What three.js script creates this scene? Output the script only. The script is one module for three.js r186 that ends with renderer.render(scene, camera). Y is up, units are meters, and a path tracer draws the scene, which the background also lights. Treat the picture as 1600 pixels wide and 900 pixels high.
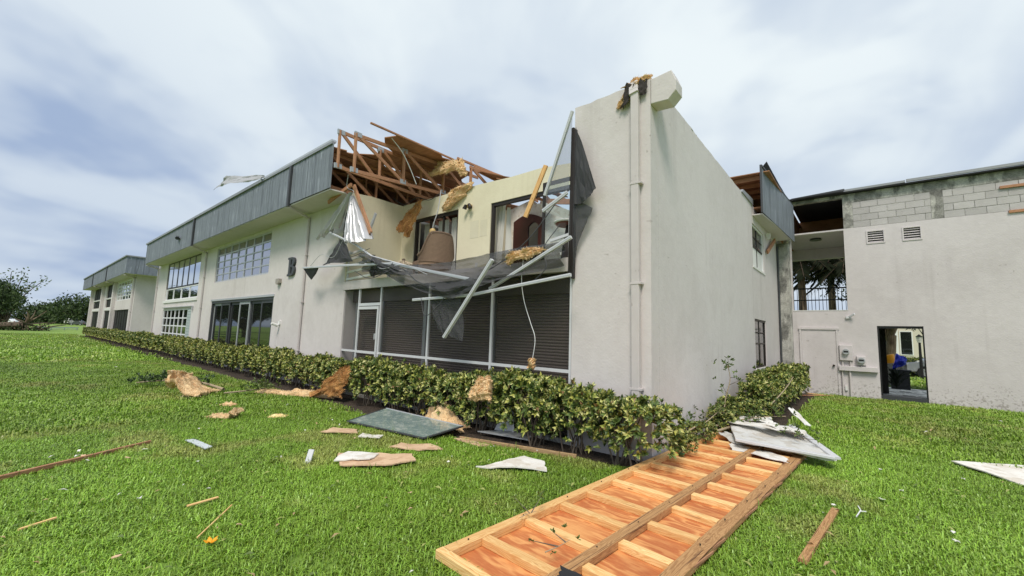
import * as THREE from 'three';
import { mergeGeometries } from 'three/addons/utils/BufferGeometryUtils.js';
import { TextGeometry } from 'three/addons/geometries/TextGeometry.js';
import { FontLoader } from 'three/addons/loaders/FontLoader.js';

// ---------------------------------------------------------------- camera, sky, sun, exposure
const scene = new THREE.Scene();
const camera = new THREE.PerspectiveCamera(69.22, 16 / 9, 0.1, 2000);
{
  const m = new THREE.Matrix4().makeBasis(new THREE.Vector3(0.766, 0.032, -0.642), new THREE.Vector3(0.046, 0.993, 0.105), new THREE.Vector3(0.641, -0.110, 0.760));
  camera.position.set(2.223, 1.65, 5.614);
  camera.quaternion.setFromRotationMatrix(m).normalize();
}
const renderer = new THREE.WebGLRenderer({ antialias: true });
renderer.toneMapping = THREE.LinearToneMapping;
renderer.toneMappingExposure = 2.5;
renderer.shadowMap.enabled = true;
const EXPOSURE = 2.5;

// noise
function rng(seed) { let s = seed | 0; return () => { s = (s + 0x6d2b79f5) | 0; let t = Math.imul(s ^ (s >>> 15), 1 | s); t = (t + Math.imul(t ^ (t >>> 7), 61 | t)) ^ t; return ((t ^ (t >>> 14)) >>> 0) / 4294967296; }; }
const NT = (() => { const r = rng(12345), p = new Uint16Array(8192), v = new Float32Array(4096); const a = Array.from({ length: 4096 }, (_, i) => i); for (let i = 4095; i > 0; i--) { const j = Math.floor(r() * (i + 1)); [a[i], a[j]] = [a[j], a[i]]; } for (let i = 0; i < 8192; i++) p[i] = a[i & 4095]; for (let i = 0; i < 4096; i++) v[i] = r(); return { p, v }; })();
const NP = NT.p, NV = NT.v;
function vnoise(x, y, s, per = 0, pery = per) {
  const xi = Math.floor(x), yi = Math.floor(y), fx = x - xi, fy = y - yi, u = fx * fx * (3 - 2 * fx), v = fy * fy * (3 - 2 * fy);
  let x0 = xi, x1 = xi + 1, y0 = yi, y1 = yi + 1;
  if (per) { x0 = ((x0 % per) + per) % per; x1 = x0 + 1 === per ? 0 : x0 + 1; y0 = ((y0 % pery) + pery) % pery; y1 = y0 + 1 >= pery ? 0 : y0 + 1; }
  const h0 = NP[(x0 + s * 131) & 4095], h1 = NP[(x1 + s * 131) & 4095], a = NV[NP[h0 + (y0 & 4095)]], b = NV[NP[h1 + (y0 & 4095)]], c = NV[NP[h0 + (y1 & 4095)]], d = NV[NP[h1 + (y1 & 4095)]];
  return a + (b - a) * u + (c - a) * v + (a - b - c + d) * u * v;
}
function fbm(x, y, s, oct = 5, per = 0, pery = per) { let a = 0, k = 0.5, t = 0; for (let i = 0; i < oct; i++) { a += k * vnoise(x, y, s + i * 17, per, pery); t += k; k *= 0.5; x *= 2; y *= 2; per *= 2; pery *= 2; } return a / t; }
const clamp = (x, a = 0, b = 1) => Math.min(b, Math.max(a, x));
const lerp = (a, b, t) => a + (b - a) * t;
const smooth = (a, b, x) => { const t = clamp((x - a) / (b - a)); return t * t * (3 - 2 * t); };

// overcast sky: thin bright cloud sheet with streaks of grey-blue
const SUN_DIR = new THREE.Vector3(0.40, 1.15, 0.75).normalize();
{
  const W = 1536, H = 768, d = new Float32Array(W * H * 4);
  const sx = -0.54, sz = -0.84;                                  // the wind's direction: cloud streaks run along it
  for (let j = 0; j < H; j++) for (let i = 0; i < W; i++) {
    const th = ((i + 0.5) / W - 0.5) * Math.PI * 2, ph = ((j + 0.5) / H - 0.5) * Math.PI;
    const y = Math.sin(ph), c = Math.cos(ph), x = c * Math.cos(th), z = c * Math.sin(th);
    const e = Math.max(y, 0), q = 1 / (e + 0.22), px = x * q, pz = z * q;
    const al = px * sx + pz * sz, ac = -px * sz + pz * sx;
    const wob = fbm(px * 1.1 + 7, pz * 1.1, 3, 3) - 0.5;
    let cl = 0.55 * fbm(al * 0.55 + wob * 1.3, ac * 2.1 + wob * 1.6, 11, 6) + 0.45 * fbm(px * 2.3 + wob, pz * 2.3, 29, 6);
    cl = smooth(0.38, 0.60, cl);
    const thin = smooth(0.55, 1.0, x * -0.40 + y * 0.62 + z * -0.67), bright = clamp(0.24 + 0.46 * smooth(0.02, 0.7, e) + 0.42 * thin + 0.08 * x);   // the sheet thins overhead and to the north west
    let k = clamp(bright * 0.74 + cl * (0.42 - 0.10 * thin) - 0.08);
    const dark = smooth(0.52, 0.72, fbm(px * 2.6 + 31, pz * 2.6 + wob * 2, 53, 5)) * smooth(0.06, 0.22, e) * 0.24;
    k = clamp(k - dark);
    const lo = [0.365, 0.470, 0.665], hi = [0.86, 0.935, 0.965], o = (j * W + i) * 4;
    const g = y < 0 ? 0.6 : 1;
    for (let n = 0; n < 3; n++) d[o + n] = lerp(lo[n], hi[n], k) / EXPOSURE * g;
    d[o + 3] = 1;
  }
  const t = new THREE.DataTexture(d, W, H, THREE.RGBAFormat, THREE.FloatType);
  t.mapping = THREE.EquirectangularReflectionMapping; t.magFilter = t.minFilter = THREE.LinearFilter; t.wrapS = THREE.RepeatWrapping; t.needsUpdate = true;
  scene.background = t; scene.environment = t;
}
const sun = new THREE.DirectionalLight(0xfff6ea, 1.15);
sun.position.copy(SUN_DIR).multiplyScalar(60); sun.target.position.set(-5, 0, -2); sun.position.add(sun.target.position);
sun.castShadow = true; sun.shadow.radius = 34; sun.shadow.mapSize.set(4096, 4096);
Object.assign(sun.shadow.camera, { left: -70, right: 30, top: 40, bottom: -40, near: 1, far: 160 });
scene.add(sun, sun.target);

// ---------------------------------------------------------------- textures
const clip255 = (v) => (v < 0 ? 0 : v > 255 ? 255 : v);
function tex(w, h, fn, tileX, tileY = tileX * h / w, color = true) {       // fn(u, v, i, j) -> sRGB triple (0..255) or a grey
  const d = new Uint8Array(w * h * 4);
  for (let j = 0; j < h; j++) for (let i = 0; i < w; i++) {
    const c = fn(i / w, j / h, i, j), o = (j * w + i) * 4;
    if (typeof c === 'number') d[o] = d[o + 1] = d[o + 2] = clip255(c); else { d[o] = clip255(c[0]); d[o + 1] = clip255(c[1]); d[o + 2] = clip255(c[2]); }
    d[o + 3] = 255;
  }
  const t = new THREE.DataTexture(d, w, h, THREE.RGBAFormat);
  t.wrapS = t.wrapT = THREE.RepeatWrapping; t.magFilter = THREE.LinearFilter; t.minFilter = THREE.LinearMipmapLinearFilter; t.generateMipmaps = true;
  t.repeat.set(1 / tileX, 1 / tileY); if (color) t.colorSpace = THREE.SRGBColorSpace; t.needsUpdate = true;
  return t;
}
const mix3 = (a, b, t) => [lerp(a[0], b[0], t), lerp(a[1], b[1], t), lerp(a[2], b[2], t)];
const stuccoBump = tex(512, 512, (u, v) => 255 * (0.55 * fbm(u * 64, v * 64, 5, 3, 64) + 0.45 * fbm(u * 14, v * 14, 6, 3, 14)), 1.6, 1.6, false);
function stuccoTex(base, stain, seed, amount, n = 1024, tile = 9, splash = 0) {
  return tex(n, n, (u, v) => {
    const m = fbm(u * 7, v * 7, seed, 6, 7), f = fbm(u * 90, v * 90, seed + 3, 3, 90);
    const run = smooth(0.56, 0.86, fbm(u * 60, v * 3, seed + 9, 4, 60, 3)) * smooth(0.4, 0.7, fbm(u * 5, v * 4, seed + 21, 3, 5, 4));
    const blot = smooth(0.57, 0.70, fbm(u * 11 + m, v * 11, seed + 41, 5, 11));
    const speck = smooth(0.93, 0.97, vnoise(u * 150, v * 150, seed + 77, 150)) * smooth(0.5, 0.7, m);
    let k = (m - 0.5) * 0.42 + (f - 0.5) * 0.20 + run * 0.30 + blot * 0.10 + speck * 0.8;
    let c = mix3(base, stain, clamp(k * amount + 0.08));
    if (splash) { const y = (v > 0.95 ? v - 1 : v) * tile, g = fbm(u * 260, v * 260, seed + 91, 3, 260) * 0.72 + fbm(u * 30, v * 30, seed + 93, 4, 30) * 0.28; if (y < 0.8) c = mix3(c, [124, 116, 110], 0.5 * smooth(0.44 + y * 0.34, 0.66 + y * 0.34, g)); }   // specks of soil splashed up by rain
    return c;
  }, tile, tile);
}
const T = {
  stucco: stuccoTex([213, 207, 206], [166, 158, 154], 100, 0.85),
  stuccoWing: stuccoTex([209, 203, 203], [156, 149, 147], 170, 0.75, 1024, 9, 1),
  cream: stuccoTex([226, 219, 192], [198, 189, 160], 230, 0.8, 512, 5),
  concrete: tex(512, 512, (u, v) => { const m = fbm(u * 8, v * 8, 311, 6, 8), f = fbm(u * 60, v * 60, 313, 3, 60), b = smooth(0.5, 0.62, fbm(u * 9, v * 4, 317, 5, 9, 4)); const g = 128 + (m - 0.5) * 90 + (f - 0.5) * 50 + b * 42; return [g * 1.01, g, g * 0.96]; }, 1.6),
  concreteBump: tex(512, 512, (u, v) => 255 * (0.6 * fbm(u * 10, v * 10, 331, 5, 10) + 0.4 * fbm(u * 70, v * 70, 333, 3, 70)), 1.2, 1.2, false),
  fascia: tex(1024, 512, (u, v) => {
    const run = fbm(u * 110, v * 2.0, 411, 4, 110, 2), m = fbm(u * 7, v * 3, 417, 5, 7, 3), f = fbm(u * 300, v * 20, 419, 2, 300, 20);
    const pale = smooth(0.52, 0.74, run) * smooth(0.34, 0.62, m), dk = smooth(0.55, 0.75, fbm(u * 50, v * 1.5 + 9, 423, 3, 50, 2));
    return mix3(mix3([122, 129, 136], [172, 180, 188], clamp(pale * 0.55 + (f - 0.5) * 0.3)), [84, 90, 96], dk * 0.5);
  }, 4.6, 1.25),
  pine: tex(256, 1024, (u, v) => {
    const wv = fbm(u * 3, v * 4, 511, 4, 3, 4), ring = Math.sin((u * 9 + wv * 7 + fbm(u * 2, v * 2, 519, 3, 2) * 6) * 6.283) * 0.5 + 0.5, f = fbm(u * 60, v * 10, 513, 3, 60, 10);
    const kn = smooth(0.80, 0.90, fbm(u * 5, v * 7, 523, 2, 5, 7));
    return mix3(mix3([229, 190, 128], [196, 138, 74], clamp(ring * 0.55 + (f - 0.5) * 0.7)), [112, 66, 34], kn * 0.8);
  }, 0.18, 1.5),
  weathered: tex(256, 1024, (u, v) => {
    const wv = fbm(u * 3, v * 4, 551, 4, 3, 4), ring = Math.sin((u * 10 + wv * 9) * 6.283) * 0.5 + 0.5, f = fbm(u * 70, v * 8, 553, 3, 70, 8), gap = smooth(0.7, 0.8, fbm(u * 26, v * 3, 557, 3, 26, 3));
    return mix3(mix3([188, 146, 98], [134, 92, 54], clamp(ring * 0.5 + (f - 0.5) * 0.9)), [70, 44, 26], gap * 0.8);
  }, 0.2, 1.7),
  truss: tex(256, 1024, (u, v) => {
    const wv = fbm(u * 3, v * 4, 611, 4, 3, 4), ring = Math.sin((u * 8 + wv * 7) * 6.283) * 0.5 + 0.5, f = fbm(u * 60, v * 9, 613, 3, 60, 9);
    return mix3([186, 138, 104], [134, 90, 64], clamp(ring * 0.5 + (f - 0.5) * 0.8));
  }, 0.18, 1.5),
  ply: tex(1024, 1024, (u, v) => {
    const wx = fbm(u * 2, v * 5, 711, 4, 2, 5), w2 = fbm(u * 3, v * 14, 717, 3, 3, 14);
    const h = wx * 3.4 + w2 * 2.6 + v * 6, r = h - Math.floor(h), band = smooth(0.0, 0.55, r) * (1 - smooth(0.78, 1.0, r)), f = fbm(u * 26, v * 140, 719, 3, 26, 140);
    const big = fbm(u * 2, v * 2, 723, 3, 2);
    return mix3(mix3([224, 160, 98], [180, 98, 52], clamp(band * 0.72 * smooth(0.3, 0.62, big + 0.1) + (f - 0.5) * 0.55)), [158, 84, 44], smooth(0.6, 0.78, big) * 0.35);
  }, 1.25, 1.25),
  deck: tex(512, 512, (u, v) => { const a = fbm(u * 4, v * 40, 811, 4, 4, 40), b = fbm(u * 6, v * 6, 813, 4, 6); return mix3([184, 138, 104], [136, 94, 66], clamp(a * 0.7 + b * 0.7 - 0.25)); }, 1.2),
  fluff: tex(512, 512, (u, v) => { const a = fbm(u * 9, v * 9, 911, 6, 9), b = fbm(u * 70, v * 70, 913, 3, 70), c = smooth(0.52, 0.66, fbm(u * 5, v * 5, 917, 5, 5)); return mix3(mix3([244, 216, 170], [220, 174, 122], clamp(a * 1.0 + (b - 0.5) * 0.9 - 0.1)), [186, 136, 94], c * 0.4); }, 0.7),
  fluffBump: tex(512, 512, (u, v) => 255 * (0.5 * fbm(u * 10, v * 10, 921, 5, 10) + 0.5 * fbm(u * 60, v * 60, 923, 3, 60)), 0.5, 0.5, false),
  fluffBrown: tex(256, 256, (u, v) => { const a = fbm(u * 9, v * 9, 931, 6, 9), b = fbm(u * 40, v * 40, 933, 3, 40); return mix3([214, 164, 100], [140, 88, 46], clamp(a * 1.1 + (b - 0.5) * 0.8 - 0.1)); }, 0.6),
  soil: tex(512, 512, (u, v) => { const a = fbm(u * 16, v * 16, 1011, 6, 16), b = vnoise(u * 120, v * 120, 1013, 120), c = smooth(0.80, 0.9, vnoise(u * 70, v * 70, 1017, 70)); return mix3(mix3([46, 37, 29], [84, 70, 56], clamp(a * 0.9 + (b - 0.5) * 0.5 - 0.1)), [150, 132, 106], c * 0.6); }, 1.1),
  lawn: tex(1024, 1024, (u, v) => { const a = fbm(u * 5, v * 5, 1111, 6, 5), b = fbm(u * 150, v * 150, 1113, 3, 150), c = smooth(0.5, 0.7, fbm(u * 9, v * 9, 1117, 5, 9)); return mix3(mix3([92, 122, 40], [134, 164, 70], clamp(a * 0.9 + (b - 0.5) * 1.1)), [146, 156, 84], c * 0.4); }, 14),
  wicker: tex(256, 256, (u, v) => { const r = Math.floor(v * 16), a = Math.sin((u * 12 + (r % 2) * 0.5) * 6.283) * 0.5 + 0.5, s = Math.sin(v * 16 * Math.PI) ** 2; const g = (0.45 + 0.4 * a) * (0.4 + 0.6 * s), n = fbm(u * 20, v * 20, 1213, 3, 20); return [64 + g * 120 + n * 22, 50 + g * 100 + n * 20, 40 + g * 82 + n * 18]; }, 0.4),
  wickerBump: tex(256, 256, (u, v) => { const r = Math.floor(v * 16), a = Math.sin((u * 12 + (r % 2) * 0.5) * 6.283) * 0.5 + 0.5; return 255 * a * Math.sin(v * 16 * Math.PI) ** 2; }, 0.4, 0.4, false),
  gypsum: tex(512, 512, (u, v) => { const a = fbm(u * 6, v * 6, 1311, 5, 6), b = smooth(0.58, 0.66, fbm(u * 8, v * 8, 1313, 5, 8)), c = fbm(u * 90, v * 90, 1317, 2, 90); return mix3([232, 229, 222], [188, 174, 154], clamp((a - 0.4) * 0.7 + b * 0.35 + (c - 0.5) * 0.2)); }, 0.8),
  tanBoard: tex(512, 512, (u, v) => { const a = fbm(u * 6, v * 6, 1411, 5, 6), c = fbm(u * 90, v * 90, 1417, 2, 90), b = smooth(0.55, 0.62, fbm(u * 9, v * 4, 1419, 5, 9, 4)); return mix3([218, 186, 152], [178, 140, 108], clamp((a - 0.35) * 0.9 + b * 0.4 + (c - 0.5) * 0.3)); }, 0.8),
  bark: tex(256, 512, (u, v) => { const a = fbm(u * 14, v * 5, 1511, 5, 14, 5), b = fbm(u * 4, v * 4, 1513, 4, 4); return mix3([132, 118, 100], [58, 47, 37], clamp(a * 1.1 + (b - 0.5) * 0.6 - 0.05)); }, 0.7, 1.4),
  glassDirt: tex(512, 512, (u, v) => { const a = fbm(u * 7, v * 7, 1611, 6, 7), b = smooth(0.55, 0.7, fbm(u * 14, v * 14, 1613, 5, 14)), c = smooth(0.75, 0.86, vnoise(u * 90, v * 90, 1617, 90)); return mix3(mix3([112, 132, 130], [172, 180, 172], clamp((a - 0.3) * 0.9 + b * 0.5)), [204, 196, 180], c * 0.6); }, 1.0),
};

// ---------------------------------------------------------------- materials
const mats = [];
function M(p, phys) { const m = phys ? new THREE.MeshPhysicalMaterial(p) : new THREE.MeshStandardMaterial(p); if (p.side === undefined) m.side = THREE.DoubleSide; mats.push(m); return m; }
const lin = (r, g, b) => new THREE.Color().setRGB(r, g, b);
const MAT = {
  stucco: M({ map: T.stucco, bumpMap: stuccoBump, bumpScale: 0.0032, roughness: 0.92 }),
  stuccoWing: M({ map: T.stuccoWing, bumpMap: stuccoBump, bumpScale: 0.0045, roughness: 0.92 }),
  cream: M({ map: T.cream, bumpMap: stuccoBump, bumpScale: 0.004, roughness: 0.9 }),
  concrete: M({ map: T.concrete, bumpMap: T.concreteBump, bumpScale: 0.012, roughness: 0.95 }),
  fascia: M({ map: T.fascia, color: lin(0.94, 0.94, 0.98), roughness: 0.75 }),
  capMetal: M({ color: lin(0.30, 0.31, 0.32), roughness: 0.5, metalness: 0.3 }),
  paleMetal: M({ color: lin(0.52, 0.53, 0.55), roughness: 0.38, metalness: 0.35 }),
  darkMetal: M({ color: lin(0.06, 0.063, 0.068), roughness: 0.5, metalness: 0.2 }),
  bronze: M({ color: lin(0.035, 0.028, 0.024), roughness: 0.45, metalness: 0.3 }),
  whiteMetal: M({ color: lin(0.64, 0.65, 0.67), roughness: 0.35 }),
  alu: M({ color: lin(0.42, 0.44, 0.45), roughness: 0.4, metalness: 0.25 }),
  whiteVinyl: M({ color: lin(0.76, 0.77, 0.78), roughness: 0.5 }),
  downspout: M({ map: T.stucco, color: lin(0.93, 0.92, 0.92), roughness: 0.6 }),
  paneMirror: M({ color: lin(0.66, 0.69, 0.72), roughness: 0.03, metalness: 1 }),
  paneFilm: M({ color: lin(0.42, 0.42, 0.46), roughness: 0.10, metalness: 1 }),
  paneFilmDark: M({ color: lin(0.22, 0.23, 0.25), roughness: 0.08, metalness: 1 }),
  pane: M({ color: lin(0.028, 0.032, 0.036), roughness: 0.04, metalness: 0, ior: 2.1, specularIntensity: 1 }, true),
  paneSoft: M({ color: lin(0.075, 0.08, 0.088), roughness: 0.12, ior: 2.0 }, true),
  paneDark: M({ color: lin(0.012, 0.014, 0.013), roughness: 0.03, ior: 2.1 }, true),
  shutter: M({ color: lin(0.115, 0.09, 0.074), roughness: 0.55 }),
  screen: M({ color: lin(0.07, 0.072, 0.076), roughness: 0.8, transparent: true, opacity: 0.50 }),
  screenDense: M({ color: lin(0.045, 0.046, 0.050), roughness: 0.75, transparent: true, opacity: 0.86 }),
  porchScreen: M({ color: lin(0.05, 0.05, 0.05), roughness: 0.85, transparent: true, opacity: 0.14 }),
  pine: M({ map: T.pine, color: lin(1.15, 1.2, 1.3), roughness: 0.75 }), pineB: M({ map: T.pine, color: lin(1.0, 0.98, 1.0), roughness: 0.75 }), pineC: M({ map: T.pine, color: lin(1.2, 1.28, 1.42), roughness: 0.75 }),
  weathered: M({ map: T.weathered, roughness: 0.85 }),
  truss: M({ map: T.truss, roughness: 0.8 }),
  ply: M({ map: T.ply, roughness: 0.7 }), deck: M({ map: T.deck, roughness: 0.9 }),
  felt: M({ color: lin(0.02, 0.02, 0.022), roughness: 0.9 }),
  fluff: M({ map: T.fluff, bumpMap: T.fluffBump, bumpScale: 0.03, roughness: 1 }), fluffBrown: M({ map: T.fluffBrown, bumpMap: T.fluffBump, bumpScale: 0.03, roughness: 1 }),
  kraft: M({ color: lin(0.03, 0.024, 0.020), roughness: 0.85 }),
  soil: M({ map: T.soil, bumpMap: T.concreteBump, bumpScale: 0.04, roughness: 1 }), lawn: M({ map: T.lawn, roughness: 1 }),
  wicker: M({ map: T.wicker, color: lin(0.95, 0.97, 0.97), bumpMap: T.wickerBump, bumpScale: 0.006, roughness: 0.8 }),
  gypsum: M({ map: T.gypsum, roughness: 0.9 }), tanBoard: M({ map: T.tanBoard, roughness: 0.9 }),
  whitePaint: M({ color: lin(0.74, 0.74, 0.72), roughness: 0.7 }),
  curtain: M({ color: lin(0.72, 0.71, 0.66), roughness: 0.95, transmission: 0.3, thickness: 0 }, true),
  redDoor: M({ color: lin(0.055, 0.014, 0.012), roughness: 0.35 }),
  bark: M({ map: T.bark, bumpMap: T.concreteBump, bumpScale: 0.03, roughness: 0.95 }),
  barkPale: M({ map: T.bark, color: lin(1.5, 1.5, 1.5), bumpMap: T.concreteBump, bumpScale: 0.02, roughness: 0.95 }),
  leaf: M({ vertexColors: true, roughness: 0.55 }), leafMatte: M({ vertexColors: true, roughness: 0.85 }),
  glassDirt: M({ map: T.glassDirt, roughness: 0.14, ior: 1.9 }, true),
  black: M({ color: lin(0.012, 0.012, 0.013), roughness: 0.6 }),
};
// ---------------------------------------------------------------- helpers
const V = (x, y, z) => new THREE.Vector3(x, y, z);
const A3 = (p) => (p.isVector3 ? p.clone() : V(p[0], p[1], p[2]));
const taken = {};
function numbered(name) { const n = taken[name] = (taken[name] ?? -1) + 1; return n ? name + '_' + String(n).padStart(3, '0') : name; }
function boxUV(g) {                                                // uv in metres, projected along the dominant axis
  if (g.index) g = g.toNonIndexed();
  g.computeVertexNormals();
  const p = g.attributes.position, n = g.attributes.normal, uv = new Float32Array(p.count * 2);
  for (let i = 0; i < p.count; i += 3) {
    const ax = Math.abs(n.getX(i)), ay = Math.abs(n.getY(i)), az = Math.abs(n.getZ(i));
    for (let k = i; k < i + 3; k++) {
      const x = p.getX(k), y = p.getY(k), z = p.getZ(k);
      uv[k * 2] = ax > ay && ax > az ? z : x; uv[k * 2 + 1] = ay >= ax && ay >= az ? z : y;
    }
  }
  g.setAttribute('uv', new THREE.BufferAttribute(uv, 2));
  return g;
}
function box(x0, x1, y0, y1, z0, z1) { const g = new THREE.BoxGeometry(Math.abs(x1 - x0), Math.abs(y1 - y0), Math.abs(z1 - z0)); g.translate((x0 + x1) / 2, (y0 + y1) / 2, (z0 + z1) / 2); return boxUV(g); }
function timber(w, h, l, ch = 0.004, seedV = 0) {                   // chamfered bar along +z from 0 to l, grain along its length
  const s = new THREE.Shape(); const a = w / 2, b = h / 2;
  s.moveTo(-a + ch, -b); s.lineTo(a - ch, -b); s.lineTo(a, -b + ch); s.lineTo(a, b - ch); s.lineTo(a - ch, b); s.lineTo(-a + ch, b); s.lineTo(-a, b - ch); s.lineTo(-a, -b + ch);
  let g = new THREE.ExtrudeGeometry(s, { depth: l, bevelEnabled: false, steps: 1 }); g = g.index ? g.toNonIndexed() : g; g.computeVertexNormals();
  const p = g.attributes.position, n = g.attributes.normal, uv = new Float32Array(p.count * 2);
  for (let i = 0; i < p.count; i++) { uv[i * 2] = Math.abs(n.getX(i)) > 0.7 ? p.getY(i) + seedV * 0.37 : p.getX(i) + seedV * 0.53; uv[i * 2 + 1] = Math.abs(n.getZ(i)) > 0.7 ? p.getY(i) : p.getZ(i) + seedV; }
  g.setAttribute('uv', new THREE.BufferAttribute(uv, 2));
  return g;
}
let beamCount = 0;
function beam(a, b, w, h, up = [0, 1, 0], ch) {                      // w across, h along «up»
  a = A3(a); b = A3(b); const d = b.clone().sub(a), l = d.length(); d.normalize();
  let u = A3(up); if (Math.abs(u.dot(d)) > 0.99) u = V(1, 0, 0);
  const x = u.clone().cross(d).normalize(), y = d.clone().cross(x);
  const g = timber(w, h, l, ch ?? Math.min(0.004, w / 6, h / 6), (++beamCount * 0.618) % 1.4);
  g.applyMatrix4(new THREE.Matrix4().makeBasis(x, y, d).setPosition(a)); return g;
}
function tube(pts, r, seg = 8, n = pts.length * 6) {
  const g = new THREE.TubeGeometry(new THREE.CatmullRomCurve3(pts.map(A3)), n, r, seg, false).toNonIndexed();
  return g;
}
function taper(pts, r0, r1, seg = 8, n = pts.length * 4) {            // tube whose radius runs from r0 to r1
  const c = new THREE.CatmullRomCurve3(pts.map(A3)), g = new THREE.TubeGeometry(c, n, 1, seg, false), p = g.attributes.position, L = c.getLength();
  for (let i = 0; i <= n; i++) { const q = c.getPointAt(i / n), r = lerp(r0, r1, i / n); for (let j = 0; j <= seg; j++) { const k = i * (seg + 1) + j, v = V(p.getX(k), p.getY(k), p.getZ(k)).sub(q).multiplyScalar(r).add(q); p.setXYZ(k, v.x, v.y, v.z); g.attributes.uv.setXY(k, j / seg * 6.28 * Math.max(r0, r1), i / n * L); } }
  g.computeVertexNormals(); return g.toNonIndexed();
}
function shapeOf(pts, holes = []) { const s = new THREE.Shape(pts.map((p) => new THREE.Vector2(p[0], p[1]))); for (const h of holes) s.holes.push(new THREE.Path(h.map((p) => new THREE.Vector2(p[0], p[1])))); return s; }
const rect = (x0, x1, y0, y1) => [[x0, y0], [x1, y0], [x1, y1], [x0, y1]];
function plateXY(pts, holes, z0, z1, bevel = 0) { const g = new THREE.ExtrudeGeometry(shapeOf(pts, holes), { depth: z1 - z0 - 2 * bevel, bevelEnabled: bevel > 0, bevelSize: bevel, bevelThickness: bevel, bevelOffset: -bevel, bevelSegments: 1 }); g.translate(0, 0, z0 + bevel); return boxUV(g); }
function plateZY(pts, holes, x0, x1) { const f = (a) => a.map((p) => [-p[0], p[1]]).reverse(); const g = new THREE.ExtrudeGeometry(shapeOf(f(pts), holes.map(f)), { depth: x1 - x0, bevelEnabled: false }); g.rotateY(Math.PI / 2); g.translate(x0, 0, 0); return boxUV(g); }
function plateXZ(pts, y0, y1) { const g = new THREE.ExtrudeGeometry(shapeOf(pts.map((p) => [p[0], -p[1]])), { depth: y1 - y0, bevelEnabled: false }); g.rotateX(-Math.PI / 2); g.translate(0, y0, 0); return boxUV(g); }
// a closed sheet between four corners: crumpled, ragged, with thickness
function sheet(c00, c10, c11, c01, o = {}) {
  const { n = 14, m = 10, th = 0.02, amp = 0, freq = 3, rag = 0, seed = 1, puff = 0, fn } = o;
  c00 = A3(c00); c10 = A3(c10); c11 = A3(c11); c01 = A3(c01);
  const nor = c10.clone().sub(c00).cross(c01.clone().sub(c00)).normalize(), top = [], bot = [], W = c10.distanceTo(c00), H = c01.distanceTo(c00);
  for (let j = 0; j <= m; j++) for (let i = 0; i <= n; i++) {
    let u = i / n, v = j / m;
    const eu = Math.min(u, 1 - u), ev = Math.min(v, 1 - v), edge = Math.min(eu * 2, ev * 2);
    const ru = u + (fbm(v * 5 + (u > 0.5 ? 40 : 0), seed * 1.7, seed, 4) - 0.5) * rag * (1 - 2 * eu) * (u > 0.5 ? 1 : -1), rv = v + (fbm(u * 5 + (v > 0.5 ? 60 : 0), seed * 2.3, seed + 5, 4) - 0.5) * rag * (1 - 2 * ev) * (v > 0.5 ? 1 : -1);
    const p = V(0, 0, 0).addScaledVector(c00, (1 - ru) * (1 - rv)).addScaledVector(c10, ru * (1 - rv)).addScaledVector(c11, ru * rv).addScaledVector(c01, (1 - ru) * rv);
    p.addScaledVector(nor, (fbm(u * freq + seed * 3.1, v * freq * H / Math.max(W, 0.01) + seed, seed + 9, 4) - 0.5) * 2 * amp);
    if (fn) fn(p, u, v);
    const t = th * 0.5 * (puff ? Math.pow(Math.sin(Math.PI * clamp(u, 0.02, 0.98)) * Math.sin(Math.PI * clamp(v, 0.02, 0.98)), 0.4) * (0.7 + 0.6 * fbm(u * freq * 2 + 9, v * freq * 2, seed + 13, 3)) : 1);
    top.push(p.clone().addScaledVector(nor, t)); bot.push(p.clone().addScaledVector(nor, -t));
  }
  const pos = [], uv = [], id = (i, j) => j * (n + 1) + i;
  const put = (a, i, j) => { const q = a[id(i, j)]; pos.push(q.x, q.y, q.z); uv.push(i / n * W, j / m * H); };
  const quad = (a, i0, j0, b, i1, j1, c, i2, j2, d, i3, j3) => { put(a, i0, j0); put(b, i1, j1); put(c, i2, j2); put(a, i0, j0); put(c, i2, j2); put(d, i3, j3); };
  for (let j = 0; j < m; j++) for (let i = 0; i < n; i++) { quad(top, i, j, top, i + 1, j, top, i + 1, j + 1, top, i, j + 1); quad(bot, i, j, bot, i, j + 1, bot, i + 1, j + 1, bot, i + 1, j); }
  for (let i = 0; i < n; i++) { quad(top, i, 0, bot, i, 0, bot, i + 1, 0, top, i + 1, 0); quad(top, i + 1, m, bot, i + 1, m, bot, i, m, top, i, m); }
  for (let j = 0; j < m; j++) { quad(top, 0, j + 1, bot, 0, j + 1, bot, 0, j, top, 0, j); quad(top, n, j, bot, n, j, bot, n, j + 1, top, n, j + 1); }
  let g = new THREE.BufferGeometry(); g.setAttribute('position', new THREE.Float32BufferAttribute(pos, 3)); g.setAttribute('uv', new THREE.Float32BufferAttribute(uv, 2)); g.computeVertexNormals();
  if (puff || amp) smoothNormals(g);
  return g;
}
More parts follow.
